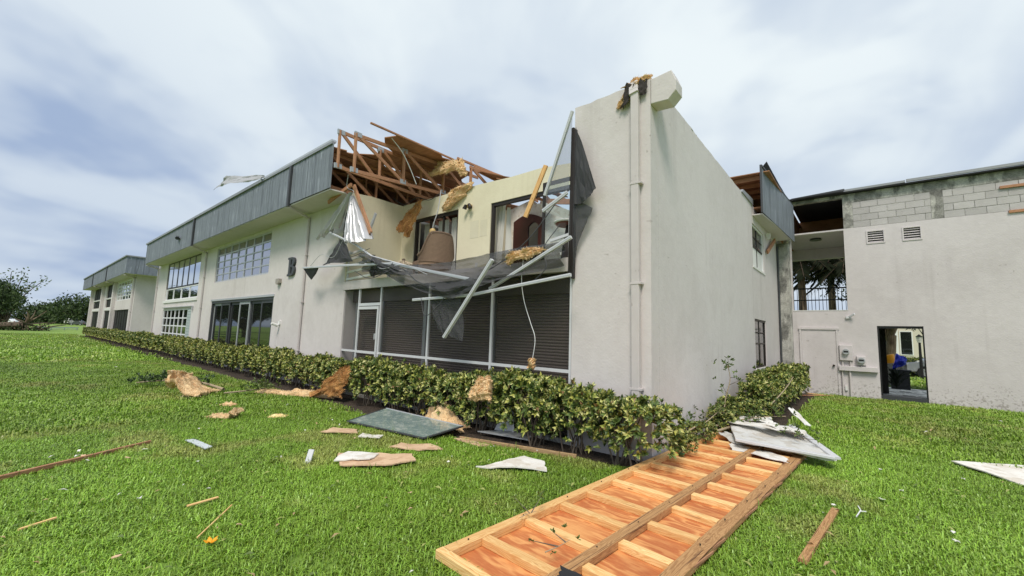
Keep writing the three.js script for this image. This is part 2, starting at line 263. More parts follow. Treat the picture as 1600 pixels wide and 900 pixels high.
function smoothNormals(g, crease = 0.2) {                           // average the normals of corners that share a point and face alike
  const p = g.attributes.position, n = g.attributes.normal, map = new Map(), key = (i) => Math.round(p.getX(i) * 2e3) + ',' + Math.round(p.getY(i) * 2e3) + ',' + Math.round(p.getZ(i) * 2e3);
  for (let i = 0; i < p.count; i++) { const k = key(i); if (!map.has(k)) map.set(k, []); map.get(k).push(i); }
  const out = new Float32Array(p.count * 3);
  for (const ids of map.values()) for (const i of ids) { let x = 0, y = 0, z = 0; for (const j of ids) { const d = n.getX(i) * n.getX(j) + n.getY(i) * n.getY(j) + n.getZ(i) * n.getZ(j); if (d > crease) { x += n.getX(j); y += n.getY(j); z += n.getZ(j); } } const l = Math.hypot(x, y, z) || 1; out[i * 3] = x / l; out[i * 3 + 1] = y / l; out[i * 3 + 2] = z / l; }
  g.setAttribute('normal', new THREE.BufferAttribute(out, 3));
}
function ribbon(top, bot, o = {}) {                                 // sheet between two polylines of equal count, resampled
  const { n = 24, m = 6, sag = 0, amp = 0, seed = 1, th = 0.004 } = o;
  const a = new THREE.CatmullRomCurve3(top.map(A3), false, 'catmullrom', 0.2), b = new THREE.CatmullRomCurve3(bot.map(A3), false, 'catmullrom', 0.2);
  return sheet([0, 0, 0], [1, 0, 0], [1, 1, 0], [0, 1, 0], { n, m, th, fn: (p, u, v) => { const q = a.getPoint(u).lerp(b.getPoint(u), v); q.z += (fbm(u * 7 + seed, v * 5, seed, 4) - 0.5) * amp + Math.sin(v * Math.PI) * sag; p.copy(q); } });
}
function clean(g) { if (g.index) g = g.toNonIndexed(); for (const k of Object.keys(g.attributes)) if (!['position', 'normal', 'uv', 'color'].includes(k)) g.deleteAttribute(k); return g; }
function obj(name, geos, mat, parent = scene) {
  if (!Array.isArray(geos)) geos = [geos];
  geos = geos.map(clean);
  const g = geos.length > 1 ? mergeGeometries(geos) : geos[0];
  const o = new THREE.Mesh(g, mat); o.name = parent === scene ? numbered(name) : name; o.castShadow = o.receiveShadow = true; parent.add(o); return o;
}
function tag(o, label, category, group) { o.userData.label = label; o.userData.category = category; if (group) o.userData.group = group; return o; }
function thing(name, label, category, group) { const o = new THREE.Group(); o.name = numbered(name); scene.add(o); return tag(o, label, category, group); }
function settle(o, base) {                                          // moves a group's origin to the base of what it holds
  const b = new THREE.Box3().setFromObject(o), c = base ? A3(base) : V((b.min.x + b.max.x) / 2, b.min.y, (b.min.z + b.max.z) / 2);
  if (o.isMesh) o.geometry.translate(-c.x, -c.y, -c.z); else for (const k of o.children) k.position.sub(c);
  o.position.add(c); return o;
}
function structure(o) { o.userData.kind = 'structure'; return o; }
function dup(o, label) { const c = o.clone(); c.name = numbered(o.name.replace(/_\d{3}$/, '')); c.userData = { ...o.userData }; if (label) c.userData.label = label; scene.add(c); return c; }
// ---------------------------------------------------------------- leaves
class Leaves {                                                      // collects leaves as folded four-sided faces with vertex colours
  constructor() { this.p = []; this.n = []; this.c = []; }
  tri(a, b, c, col) { const n = b.clone().sub(a).cross(c.clone().sub(a)).normalize(); for (const q of [a, b, c]) { this.p.push(q.x, q.y, q.z); this.n.push(n.x, n.y, n.z); this.c.push(col[0], col[1], col[2]); } }
  leaf(base, dir, up, l, w, col, col2 = col) {                      // pointed oval, folded along its rib
    const side = dir.clone().cross(up).normalize(), nn = side.clone().cross(dir).normalize();
    const m = base.clone().addScaledVector(dir, l * 0.55).addScaledVector(nn, l * 0.05), tip = base.clone().addScaledVector(dir, l).addScaledVector(nn, -l * 0.08), L = m.clone().addScaledVector(side, w / 2).addScaledVector(nn, w * 0.16), R = m.clone().addScaledVector(side, -w / 2).addScaledVector(nn, w * 0.16);
    this.tri(base, L, m, col2); this.tri(m, L, tip, col2); this.tri(base, m, R, col); this.tri(m, tip, R, col);
  }
  card(base, dir, up, l, w, col) { const side = dir.clone().cross(up).normalize().multiplyScalar(w / 2), a = base, t = base.clone().addScaledVector(dir, l), m = base.clone().addScaledVector(dir, l * 0.5); this.tri(a, m.clone().add(side), t, col); this.tri(a, t, m.clone().sub(side), col); }
  geo() { const g = new THREE.BufferGeometry(); g.setAttribute('position', new THREE.Float32BufferAttribute(this.p, 3)); g.setAttribute('normal', new THREE.Float32BufferAttribute(this.n, 3)); g.setAttribute('uv', new THREE.Float32BufferAttribute(new Float32Array(this.p.length / 3 * 2), 2)); g.setAttribute('color', new THREE.Float32BufferAttribute(this.c, 3)); return g; }
}
const sph = (r) => { const u = r() * 2 - 1, a = r() * 6.283, s = Math.sqrt(1 - u * u); return V(s * Math.cos(a), u, s * Math.sin(a)); };
// ---------------------------------------------------------------- ground
const far = 700;
{ // lawn sheet; lies 6 mm under the planting beds
  const g = new THREE.PlaneGeometry(2 * far, 2 * far, 1, 1); g.rotateX(-Math.PI / 2); g.translate(-100, 0, 0); structure(obj('lawn', boxUV(g), MAT.lawn)); }
function bed(pts, y = 0.006) { // earth with a raised, uneven surface
  const s = new THREE.ShapeGeometry(shapeOf(pts.map((p) => [p[0], -p[1]]))); s.rotateX(-Math.PI / 2); s.translate(0, y, 0); return boxUV(s);
}
structure(obj('planting_bed', [bed([[-62, -0.02], [-62, 1.25], [-31, 1.15], [-12, 1.05], [-6, 1.1], [-2.6, 1.0], [-0.8, 0.62], [0.35, 0.35], [1.0, -0.4], [0.95, -2.4], [1.0, -5], [0.95, -11.6], [-0.02, -11.6], [-0.02, -0.02]])], MAT.soil));
structure(obj('courtyard_path', [bed([[2.45, -11.9], [3.9, -11.9], [5.2, -17.2], [4.2, -17.6], [2.45, -17.6]], 0.012), bed([[2.2, -24.2], [9, -24.2], [9, -30], [2.2, -30]], 0.012)], M({ map: T.concrete, color: lin(2.2, 2.2, 2.2), roughness: 0.9 })));

// ---------------------------------------------------------------- windows and doors
const gPane = new THREE.BoxGeometry(1, 1, 1);
function pane(x, y, z, w, h, d, mat, parent, name = 'pane') { const o = new THREE.Mesh(gPane, mat); o.name = name; o.position.set(x, y, z); o.scale.set(w, h, d); o.castShadow = o.receiveShadow = true; parent.add(o); return o; }
// window in a wall that faces +z; frame and bars stand in the opening, panes are single sheets
function windowZ(parent, x0, x1, y0, y1, zf, cols, rows, o = {}) {
  const { fw = 0.05, bw = 0.03, frame = MAT.paleMetal, glass = MAT.pane, depth = 0.06, heavy = [], name = 'window', tilt = 0, glassAlt } = o, r = rng(Math.round(x0 * 100) + 7);
  const f = obj(name, [box(x0, x1, y1 - fw, y1, zf - depth, zf), box(x0, x1, y0, y0 + fw, zf - depth, zf), box(x0, x0 + fw, y0 + fw, y1 - fw, zf - depth, zf), box(x1 - fw, x1, y0 + fw, y1 - fw, zf - depth, zf)], frame, parent);
  const w = (x1 - x0 - 2 * fw) / cols, h = (y1 - y0 - 2 * fw) / rows, bars = [];
  for (let c = 1; c < cols; c++) { const b = heavy.includes(c) ? bw * 1.9 : bw, x = x0 + fw + c * w; bars.push(box(x - b / 2, x + b / 2, y0 + fw, y1 - fw, zf - depth * 0.8, zf - 0.004)); }
  for (let k = 1; k < rows; k++) { const y = y0 + fw + k * h; bars.push(box(x0 + fw, x1 - fw, y - bw / 2, y + bw / 2, zf - depth * 0.75, zf - 0.008)); }
  for (const b of bars) obj('glazing_bar', b, frame, f);
  for (let c = 0; c < cols; c++) for (let k = 0; k < rows; k++) {
    const g = pane(x0 + fw + (c + 0.5) * w, y0 + fw + (k + 0.5) * h, zf - depth * 0.55, w - 0.004, h - 0.004, 0.006, glassAlt && r() < 0.3 ? glassAlt : glass, f);
    g.rotation.y = (r() - 0.5) * 0.012 + tilt; g.rotation.x = (r() - 0.5) * 0.012;
  }
  return f;
}
function windowX(parent, z0, z1, y0, y1, xf, o = {}) { // sash window in a wall that faces +x, z0 is the near edge
  const { fw = 0.05, frame = MAT.whiteVinyl, bars = MAT.bronze } = o, d = 0.05;
  const f = obj('window', [box(xf - d, xf, y1 - fw, y1, z1, z0), box(xf - d, xf, y0, y0 + fw, z1, z0), box(xf - d, xf, y0 + fw, y1 - fw, z0 - fw, z0), box(xf - d, xf, y0 + fw, y1 - fw, z1, z1 + fw)], frame, parent);
  obj('sill', box(xf - 0.02, xf + 0.05, y0 - 0.055, y0 - 0.002, z1 - 0.04, z0 + 0.04), MAT.whitePaint, f);
  const ym = lerp(y0, y1, 0.5), zm = (z0 + z1) / 2;
  obj('sash_rail', [box(xf - 0.045, xf - 0.008, ym - 0.022, ym + 0.022, z1 + fw, z0 - fw), box(xf - 0.042, xf - 0.012, ym + 0.022, y1 - fw, zm - 0.012, zm + 0.012), box(xf - 0.043, xf - 0.013, lerp(ym, y1 - fw, 0.5) - 0.011, lerp(ym, y1 - fw, 0.5) + 0.011, z1 + fw, z0 - fw), box(xf - 0.042, xf - 0.012, y0 + fw, ym - 0.022, zm - 0.012, zm + 0.012)], bars, f);
  const half = (z0 - z1 - 2 * fw) / 2;
  for (const s of [-1, 1]) { for (const [a, b, mm] of o.rows) pane(xf - 0.03, (lerp(y0 + fw, y1 - fw, a) + lerp(y0 + fw, y1 - fw, b)) / 2, zm + s * half / 2, 0.006, (b - a) * (y1 - y0 - 2 * fw) - 0.01, half - 0.01, mm, f); }
  return f;
}
function rainPipe(parent, pts, w = 0.075, d = 0.06, mat = MAT.downspout) { // rectangular downspout along points
  const gs = []; for (let i = 0; i + 1 < pts.length; i++) { const a = A3(pts[i]), b = A3(pts[i + 1]), e = b.clone().sub(a).normalize().multiplyScalar(0.02); gs.push(beam(a.clone().sub(e), b.clone().add(e), w, d, Math.abs(e.y) > Math.abs(e.z) ? [0, 0, 1] : [0, 1, 0], 0.008)); }
  const o = obj('downspout', gs, mat, parent);
  const st = []; const last = pts[pts.length - 1], prev = pts[pts.length - 2];
  for (let y = last[1] + 0.9; y < prev[1] - 0.2; y += 1.45) st.push(box(last[0] - w / 2 - 0.03, last[0] + w / 2 + 0.03, y, y + 0.025, last[2] - d / 2 - 0.01, last[2] + d / 2 + 0.006));
  if (st.length) obj('strap', st, mat, o);
  return o;
}
function fasciaPanel(parent, x0, x1, y0, y1, zf, mat = MAT.fascia, bw = 0.203) { // vertical boards with real grooves, facing +z
  const pts = [[x0, zf - 0.02]]; const gr = 0.012, gd = 0.009;
  for (let x = x0; x < x1 - 0.02; x += bw) { const e = Math.min(x + bw, x1); pts.push([x + gr / 2, zf - gd], [x + gr / 2 + 0.002, zf], [e - gr / 2 - 0.002, zf], [e - gr / 2, zf - gd]); }
  pts.push([x1, zf - 0.02]);
  return obj('fascia_panel', plateXZ(pts, y0, y1), mat, parent);
}

// ---------------------------------------------------------------- the damaged apartment building; its corner stands at the origin
const house = thing('apartment_building', 'two storey white stucco apartment building with a torn open roof and letter B', 'building');
const rgl = rng(4242);
{ // front wall left of the porch
  const wins = [[-19.98, -13.8, 3.5, 5.06], [-29.3, -22.5, 2.95, 5.14], [-20.02, -13.1, 0.08, 2.67], [-29.35, -23.2, 0.62, 2.41]];
  obj('front_wall', plateXY(rect(-31.85, -8.42, -0.1, 5.22), wins.map((w) => rect(w[0], w[1], w[2], w[3])), -0.2, 0), MAT.stucco, house);
  // pier at the corner, its top broken
  const top = [[0, 5.43]]; for (let x = -0.1; x > -1.25; x -= 0.11) top.push([x, 5.42 + (rgl() - 0.5) * 0.035 - (x < -0.95 ? 0.02 : 0)]); top.push([-1.27, 5.41]);
  obj('corner_wall', plateXY([[-1.27, -0.1], [0, -0.1], ...top], [], -0.28, 0), MAT.stucco, house);
  // broken masonry along the top of the pier
  const ru = []; for (let x = -1.2; x < -0.1; x += 0.09 + rgl() * 0.09) { const h = 0.03 + rgl() * 0.045; const g = new THREE.DodecahedronGeometry(0.06 + rgl() * 0.05, 0); g.scale(1.3, h / 0.09, 1); g.rotateY(rgl() * 6); g.translate(x, 5.42, -0.14 + (rgl() - 0.5) * 0.12); ru.push(boxUV(g)); }
  for (const g of ru) obj('masonry_chunk', g, MAT.concrete, house);
  // stub of the eave beam that sticks out past the corner
  obj('eave_stub', plateXY([[0.004, 5.42], [0.30, 5.45], [0.365, 5.28], [0.365, 5.13], [0.255, 5.02], [0.004, 5.04]], [], -0.27, -0.004, 0.008), MAT.stucco, house);
  const rb = []; for (let x = 0.02; x < 0.3; x += 0.07) { const g = new THREE.DodecahedronGeometry(0.06, 0); g.scale(1.2, 0.45, 1.5); g.rotateY(x * 40); g.translate(x, 5.43 + x * 0.1, -0.13); rb.push(boxUV(g)); }
  for (const g of rb) obj('masonry_chunk', g, MAT.concrete, house);
  // side wall
  const wx = [[-7.15, -8.85, 3.72, 4.92], [-7.13, -8.8, 0.95, 2.28]], st = [[-0.282, 5.43]];
  for (let z = -0.6; z > -7.4; z -= 0.22) st.push([z, 5.44 + (rgl() - 0.5) * 0.02 + (z < -1.0 && z > -2.2 ? 0.035 * rgl() : 0)]);
  st.push([-7.4, 5.44], [-15, 5.44]);
  obj('side_wall', plateZY([[-15, -0.1], [-0.282, -0.1], ...st], wx.map((w) => rect(w[1], w[0], w[2], w[3])), -0.2, 0), MAT.stucco, house);
  const rs = []; for (let z = -0.9; z > -2.3; z -= 0.10 + rgl() * 0.2) { const g = new THREE.DodecahedronGeometry(0.035 + rgl() * 0.035, 0); g.scale(1.2, 0.5 + rgl() * 0.4, 2.2); g.rotateX(rgl() * 0.6); g.translate(-0.06, 5.445, z); rs.push(boxUV(g)); }
  for (const g of rs) obj('masonry_chunk', g, MAT.concrete, house);
  // torn roofing strip left along the wall head
  obj('roofing_strip', plateZY([[-7.25, 5.43], [-5.9, 5.43], [-6.0, 5.52], [-6.6, 5.56], [-7.25, 5.60]], [], -0.06, 0.03), MAT.capMetal, house);
  windowX(house, -7.15, -8.85, 3.72, 4.92, -0.03, { rows: [[0, 0.48, MAT.whitePaint], [0.5, 0.73, MAT.paneSoft], [0.75, 1, MAT.pane]] });
  windowX(house, -7.13, -8.8, 0.95, 2.28, -0.03, { rows: [[0, 0.48, MAT.paneDark], [0.5, 0.73, MAT.paneSoft], [0.75, 1, MAT.pane]], frame: MAT.bronze });
  // what closes the house: far walls, floors, ceiling over the intact part
  obj('end_wall', plateZY(rect(-15, -0.2, -0.1, 5.22), [], -31.85, -31.65), MAT.stucco, house);
  obj('back_wall', plateXY(rect(-31.65, -0.2, -0.1, 5.4), [], -15, -14.8), MAT.stucco, house);
  obj('floor_slab', plateXZ([[-31.65, -0.2], [-8.44, -0.2], [-8.44, -0.01], [-1.27, -0.01], [-1.27, -0.28], [-0.2, -0.28], [-0.2, -14.8], [-31.65, -14.8]], 2.70, 2.90), MAT.concrete, house);
  obj('slab_edge', [box(-8.44, -1.28, 2.68, 2.905, -0.009, 0.012)], MAT.stucco, house);
  obj('ceiling', [box(-31.65, -8.6, 5.12, 5.2, -14.8, -0.2), box(-31.65, -8.6, 2.40, 2.44, -0.9, -0.2)], MAT.whitePaint, house);
  obj('partition_wall', [box(-21.3, -21.2, 0, 5.1, -5, -0.2), box(-31.6, -8.6, 0, 5.1, -5.1, -5)], M({ color: lin(0.42, 0.40, 0.37), roughness: 0.9 }), house);
  // windows
  windowZ(house, -19.98, -13.8, 3.5, 5.06, -0.03, 7, 5, { heavy: [2, 4, 6], bw: 0.045, fw: 0.06, glass: MAT.paneFilm, glassAlt: MAT.paneFilm });
  { const f = windowZ(house, -29.3, -22.5, 3.62, 5.14, -0.04, 6, 1, { fw: 0.06, bw: 0.20, depth: 0.022, frame: MAT.bronze, glass: MAT.paneMirror }); f.name = 'window';
    windowZ(house, -29.3, -22.5, 2.95, 3.6, -0.04, 4, 1, { fw: 0.05, bw: 0.05, frame: MAT.whiteVinyl, glass: MAT.paneMirror });
    obj('sill', box(-29.4, -22.4, 2.80, 2.94, -0.02, 0.05), MAT.whitePaint, house); }
  windowZ(house, -29.35, -24.0, 0.62, 2.41, -0.03, 6, 4, { fw: 0.05, bw: 0.06, frame: MAT.whiteVinyl, glass: MAT.paneFilmDark, glassAlt: MAT.paneFilm });
  obj('window_shutter', [box(-23.98, -23.2, 0.62, 2.41, -0.06, -0.02), ...Array.from({ length: 12 }, (_, i) => box(-23.93, -23.25, 0.70 + i * 0.142, 0.80 + i * 0.142, -0.02, -0.005))], M({ color: lin(0.42, 0.48, 0.48), roughness: 0.6 }), house);
  obj('awning_arm', [box(-29.2, -22.9, 2.50, 2.54, 0.0, 0.08), box(-22.98, -22.9, 2.30, 2.5, 0.02, 0.07)], MAT.paleMetal, house);
  // sliding doors: six dark panels
  { const x0 = -20.02, x1 = -13.1, n = 6, w = (x1 - x0) / n;
    const f = obj('door_frame', [box(x0, x1, 2.57, 2.67, -0.16, -0.01), box(x0, x1, 0.02, 0.1, -0.16, -0.01), box(x0, x0 + 0.08, 0.1, 2.57, -0.16, -0.01), box(x1 - 0.08, x1, 0.1, 2.57, -0.16, -0.01)], MAT.darkMetal, house);
    obj('lintel', box(x0 - 0.05, x1 + 0.05, 2.672, 2.75, -0.02, 0.03), MAT.paleMetal, house);
    for (let i = 0; i < n; i++) { const a = x0 + 0.08 + i * (w - 0.025), b = a + w - 0.03, z = i % 2 ? -0.07 : -0.12;
      const s = obj('sliding_door', [box(a, a + 0.09, 0.1, 2.57, z - 0.02, z + 0.02), box(b - 0.09, b, 0.1, 2.57, z - 0.02, z + 0.02), box(a + 0.09, b - 0.09, 2.47, 2.57, z - 0.02, z + 0.02), box(a + 0.09, b - 0.09, 0.1, 0.24, z - 0.02, z + 0.02)], i % 3 ? MAT.darkMetal : MAT.alu, f);
      const g = pane((a + b) / 2, 1.35, z, b - a - 0.18, 2.23, 0.008, MAT.paneDark, s); g.rotation.y = (rgl() - 0.5) * 0.02; } }
  // eaves: soffit, fascia panels, cap, roof
  obj('soffit', [plateXZ([[-31.3, 0.005], [-31.3, 0.77], [-8.05, 0.77], [-8.0, 0.4], [-8.25, 0.005]], 5.17, 5.2)], MAT.stucco, house);
  fasciaPanel(house, -10.40, -8.0, 5.21, 6.37, 0.80); fasciaPanel(house, -20.58, -10.5, 5.19, 6.36, 0.80); fasciaPanel(house, -31.2, -20.72, 5.17, 6.36, 0.80);
  obj('fascia_panel', box(-31.225, -31.203, 5.17, 6.36, -1.2, 0.80), MAT.fascia, house);
  obj('roof_edge_cap', [box(-31.28, -12.7, 6.362, 6.46, 0.74, 0.86), box(-12.68, -8.02, 6.372, 6.44, 0.76, 0.835), box(-31.28, -31.2, 6.362, 6.46, -1.2, 0.74)], MAT.capMetal, house);
  obj('drip_edge', box(-12.6, -8.05, 6.441, 6.50, 0.70, 0.83), MAT.paleMetal, house);
  // roof: intact to the left and at the back right; ragged at the torn edge
  const rag = []; for (let i = 0; i <= 16; i++) { const z = 0.3 - i * 0.3; rag.push([-8.0 - 0.35 * rgl(), z]); }
  obj('roof_deck', plateXZ([[-31.2, 0.76], [-8.25, 0.76], [-8.15, 0.35], ...rag, [-7.6, -5.4], [-6.9, -7.4], [-5.2, -8.4], [-3.4, -8.2], [-2.8, -7.5], [-0.7, -7.35], [0.42, -7.42], [0.46, -15], [-31.2, -15]], 6.375, 6.40), MAT.deck, house);
  obj('roofing_felt', plateXZ([[-31.2, 0.74], [-8.4, 0.74], [-8.45, -0.4], [-8.45, -3.5], [-8.0, -5.4], [-7.1, -7.6], [-5.2, -8.6], [-3.4, -8.4], [-2.8, -7.7], [-0.7, -7.5], [0.40, -7.52], [0.44, -15], [-31.2, -15]], 6.404, 6.42), MAT.felt, house);
  // attic of the back right: gable of plywood, joists
  obj('attic_lining', [box(-3.5, -3.4, 5.45, 6.37, -14.7, -7.4), box(-3.4, 0.18, 5.40, 5.43, -14.7, -7.5)], MAT.deck, house);
  for (let k = 0; k < 4; k++) obj('rafter', [beam([-3.3, 6.3, -7.6 - k * 0.6], [0.18, 6.3, -7.6 - k * 0.6], 0.04, 0.12)], MAT.truss, house);
  // boards of the attic floor and the far lining, under the intact roof
  obj('attic_lining', [box(-31.1, -14, 5.30, 5.33, -14.7, 0.7), box(-14.1, -14.0, 5.34, 6.36, -14.7, 0.7), box(-31, -3.5, 5.42, 6.37, -14.7, -14.6)], MAT.deck, house);
  // side fascia of the back right, seen from its torn end
  { const g = plateXY(rect(0, 3.9, 0, 1.28), [], -0.012, 0.012); const p0 = V(0.245, 5.19, -7.2), p1 = V(0.54, 5.10, -11.3), d = p1.clone().sub(p0), L = d.length(); d.normalize(); const x = d, y = V(0, 1, 0), z = x.clone().cross(y).normalize();
    g.scale(L / 3.9, 1, 1); g.applyMatrix4(new THREE.Matrix4().makeBasis(x, y, z.negate()).setPosition(p0)); obj('side_fascia', boxUV(g), MAT.fascia, house);
    obj('side_fascia_edge', [beam([0.25, 5.17, -7.185], [0.25, 6.52, -7.185], 0.05, 0.03, [0, 0, 1]), beam([0.26, 6.50, -7.2], [0.52, 6.40, -11.2], 0.05, 0.05)], MAT.darkMetal, house);
    obj('side_soffit', plateXZ([[0.004, -7.25], [0.24, -7.25], [0.52, -11.05], [0.004, -11.05]], 5.14, 5.165), MAT.stucco, house);
    obj('flapping_felt', sheet([0.27, 6.5, -7.3], [0.5, 6.44, -10.9], [0.44, 6.52, -10.2], [0.36, 6.66, -7.4], { th: 0.012, amp: 0.03, seed: 5 }), MAT.felt, house); }
  // loose brace hanging from the side eave, and small eave light
  obj('hanging_brace', [beam([0.06, 4.42, -9.1], [0.10, 5.02, -10.3], 0.05, 0.12)], MAT.truss, house);
  obj('eave_light', [box(0.02, 0.13, 4.93, 5.03, -9.3, -9.2), box(0.05, 0.12, 4.86, 4.93, -9.29, -9.21)], MAT.whitePaint, house);
  // porch below: shutters set back behind a screen frame
  obj('porch_wall', [box(-8.42, -8.36, 0.0, 2.68, -0.6, -0.005), box(-8.4, -1.27, 0, 2.7, -0.75, -0.65)], MAT.stucco, house);
  const slat = 0.052, shut = (x0, x1, y0, y1, z) => { const p = []; for (let y = y0; y < y1; y += slat) p.push([z, y], [z + 0.014, y + 0.012], [z + 0.017, y + slat * 0.5], [z + 0.012, y + slat - 0.006]); p.push([z, y1], [z - 0.02, y1], [z - 0.02, y0]); return plateZY(p, [], x0, x1); };
  for (const [x0, x1] of [[-8.1, -7.02], [-6.9, -5.32], [-5.2, -3.28], [-3.14, -1.36]]) obj('roll_shutter', shut(x0, x1, 0.06, 2.36, -0.32), MAT.shutter, house);
  obj('shutter_housing', [box(-8.36, -1.28, 2.365, 2.68, -0.42, -0.25)], MAT.shutter, house);
  for (const x of [-8.17, -6.96, -5.26, -3.21, -1.315]) obj('shutter_rail', box(x - 0.05, x + 0.05, 0, 2.36, -0.36, -0.27), MAT.capMetal, house);
  const post = [[-8.40, 0.05], [-7.65, 0.045], [-6.66, 0.045], [-4.83, 0.05], [-3.01, 0.05], [-1.31, 0.04]];
  obj('sill_beam', box(-8.4, -1.28, 0.0, 0.07, -0.08, -0.005), MAT.concrete, house);
  for (const [x, w] of post) obj('screen_post', beam([x, 0.07, -0.045], [x, 2.675, -0.045], w, 0.05, [0, 0, 1]), MAT.whiteMetal, house);
  for (let i = 0; i + 1 < post.length; i++) { const a = post[i][0] + post[i][1] / 2, b = post[i + 1][0] - post[i + 1][1] / 2;
    obj('screen_rail', box(a, b, 1.075, 1.125, -0.065, -0.025), MAT.whiteMetal, house); if (i === 1) obj('screen_rail', box(a, b, 2.24, 2.31, -0.07, -0.02), MAT.whiteMetal, house);
    const sc = obj('insect_screen', [box(a, b, 0.07, 1.075, -0.046, -0.044), box(a, b, 1.125, i === 1 ? 2.24 : 2.67, -0.046, -0.044)], MAT.porchScreen, house); sc.castShadow = true; }
  obj('screen_door', [box(-7.62, -7.575, 0.09, 2.22, -0.02, 0.01), box(-6.735, -6.69, 0.09, 2.22, -0.02, 0.01), box(-7.575, -6.735, 2.15, 2.22, -0.02, 0.01), box(-7.575, -6.735, 1.07, 1.13, -0.02, 0.01)], MAT.whiteMetal, house);
  obj('door_handle', [box(-6.76, -6.73, 1.42, 1.56, 0.01, 0.04)], MAT.paleMetal, house);
  // balcony above: inner walls
  obj('balcony_side_wall', [plateZY([[-1.7, 2.9], [-0.005, 2.9], [-0.005, 5.38], [-0.6, 5.44], [-1.7, 5.43]], [], -8.6, -8.4)], MAT.cream, house);
  { const top = [[-1.275, 5.28], [-2.4, 5.33], [-3.2, 5.41], [-4.1, 5.40], [-5.2, 5.44], [-6.6, 5.43], [-8.6, 5.45]];
    obj('balcony_back_wall', plateXY([[-8.6, 2.9], [-1.275, 2.9], ...top], [rect(-7.78, -5.9, 2.93, 4.92), rect(-4.72, -1.6, 2.93, 4.86)], -1.92, -1.7), MAT.cream, house); }
  obj('balcony_end_wall', [box(-1.275, -1.15, 2.91, 5.3, -5.5, -0.285)], MAT.cream, house);
  // dark door frames in the two openings
  for (const [x0, x1, yt] of [[-7.78, -5.9, 4.92], [-4.72, -1.6, 4.86]]) obj('door_frame', [box(x0, x0 + 0.07, 2.93, yt, -1.82, -1.73), box(x1 - 0.07, x1, 2.93, yt, -1.82, -1.73), box(x0 + 0.07, x1 - 0.07, yt - 0.08, yt, -1.82, -1.73), box(x0 + 0.07, x1 - 0.07, 2.93, 2.96, -1.82, -1.73)], MAT.bronze, house);
  { const f = obj('sliding_door', [box(-7.15, -7.09, 2.96, 4.84, -1.80, -1.76), box(-6.6, -6.54, 2.96, 4.84, -1.80, -1.76)], MAT.bronze, house); }
  obj('patched_paint', [box(-5.42, -5.12, 4.05, 4.5, -1.699, -1.696), box(-5.06, -4.82, 4.06, 4.48, -1.699, -1.696)], M({ map: T.cream, color: lin(0.92, 0.93, 0.95), roughness: 0.9 }), house);
  obj('wall_socket', box(-5.18, -5.10, 3.28, 3.40, -1.70, -1.685), MAT.whitePaint, house);
  // room behind: partition with gypsum torn at the top, floor finish
  obj('partition_wall', plateXY([[-8.5, 2.9], [-1.28, 2.9], [-1.28, 4.35], [-3.6, 4.75], [-4.3, 5.0], [-4.95, 5.52], [-5.7, 5.36], [-8.5, 5.4]], [], -3.75, -3.62), MAT.gypsum, house);
  obj('partition_wall', [box(-5.84, -5.74, 2.91, 5.3, -3.6, -1.93)], MAT.cream, house);
  // jagged dark jamb at the right of the balcony
  obj('jamb', [beam([-1.305, 2.6, 0.01], [-1.285, 5.05, 0.01], 0.05, 0.08, [0, 0, 1]), beam([-1.24, 2.55, 0.035], [-1.235, 5.0, 0.035], 0.05, 0.05, [0, 0, 1])], MAT.bronze, house);
}
// downspouts
rainPipe(house, [[-0.21, 5.30, 0.055], [-0.19, 0.05, 0.055]], 0.115, 0.08);
obj('downspout_head', [beam([-0.21, 5.22, 0.06], [-0.25, 5.44, -0.02], 0.14, 0.12, [0, 0, 1], 0.01)], MAT.downspout, house);
for (const [x, xw] of [[-10.43, -10.8], [-20.64, -21.5]]) { obj('fascia_pipe', beam([x, 5.12, 0.84], [x, 6.34, 0.84], 0.11, 0.07, [0, 0, 1], 0.01), MAT.darkMetal, house); rainPipe(house, [[x, 5.12, 0.82], [xw, 5.02, 0.055], [xw, 0.05, 0.055]]); }
rainPipe(house, [[-31.0, 5.10, 0.72], [-31.6, 5.02, 0.055], [-31.6, 0.05, 0.055]]);
// the letter, lamps and cameras on the front wall
{
  const font = await new FontLoader().loadAsync('fonts/droid/droid_serif_bold.typeface.json');
  const g = new TextGeometry('B', { font, size: 0.62, depth: 0.05, bevelEnabled: true, bevelSize: 0.012, bevelThickness: 0.012, bevelSegments: 2 }); g.computeBoundingBox(); g.scale(0.52 / (g.boundingBox.max.x - g.boundingBox.min.x), 0.61 / (g.boundingBox.max.y - g.boundingBox.min.y), 1); g.computeBoundingBox(); g.translate(-12.04 - g.boundingBox.min.x, 3.28 - g.boundingBox.min.y, 0.01);
  const b = obj('letter', boxUV(g), MAT.darkMetal, house); b.userData.label = 'dark raised letter B';
  obj('wall_lamp', [box(-12.82, -12.56, 3.10, 3.24, 0.0, 0.10), box(-12.74, -12.62, 3.05, 3.10, 0.02, 0.12)], M({ color: lin(0.35, 0.32, 0.28), roughness: 0.6 }), house);
  const cam = new THREE.CylinderGeometry(0.04, 0.05, 0.2, 12); cam.rotateX(1.25); cam.translate(-12.4, 1.72, 0.16);
  obj('security_camera', [boxUV(cam), box(-12.46, -12.34, 1.72, 1.84, 0, 0.04)], MAT.whitePaint, house);
  for (const x of [-23.0]) { const h = new THREE.CylinderGeometry(0.05, 0.08, 0.16, 12); h.rotateZ(1.0); h.translate(x, 5.78, 0.95); obj('flood_light', [boxUV(h), box(x - 0.35, x - 0.1, 5.72, 5.8, 0.80, 0.9), box(x - 0.4, x + 0.05, 5.80, 5.83, 0.86, 0.9)], MAT.darkMetal, house); }
}
settle(house, [0, 0, 0]);
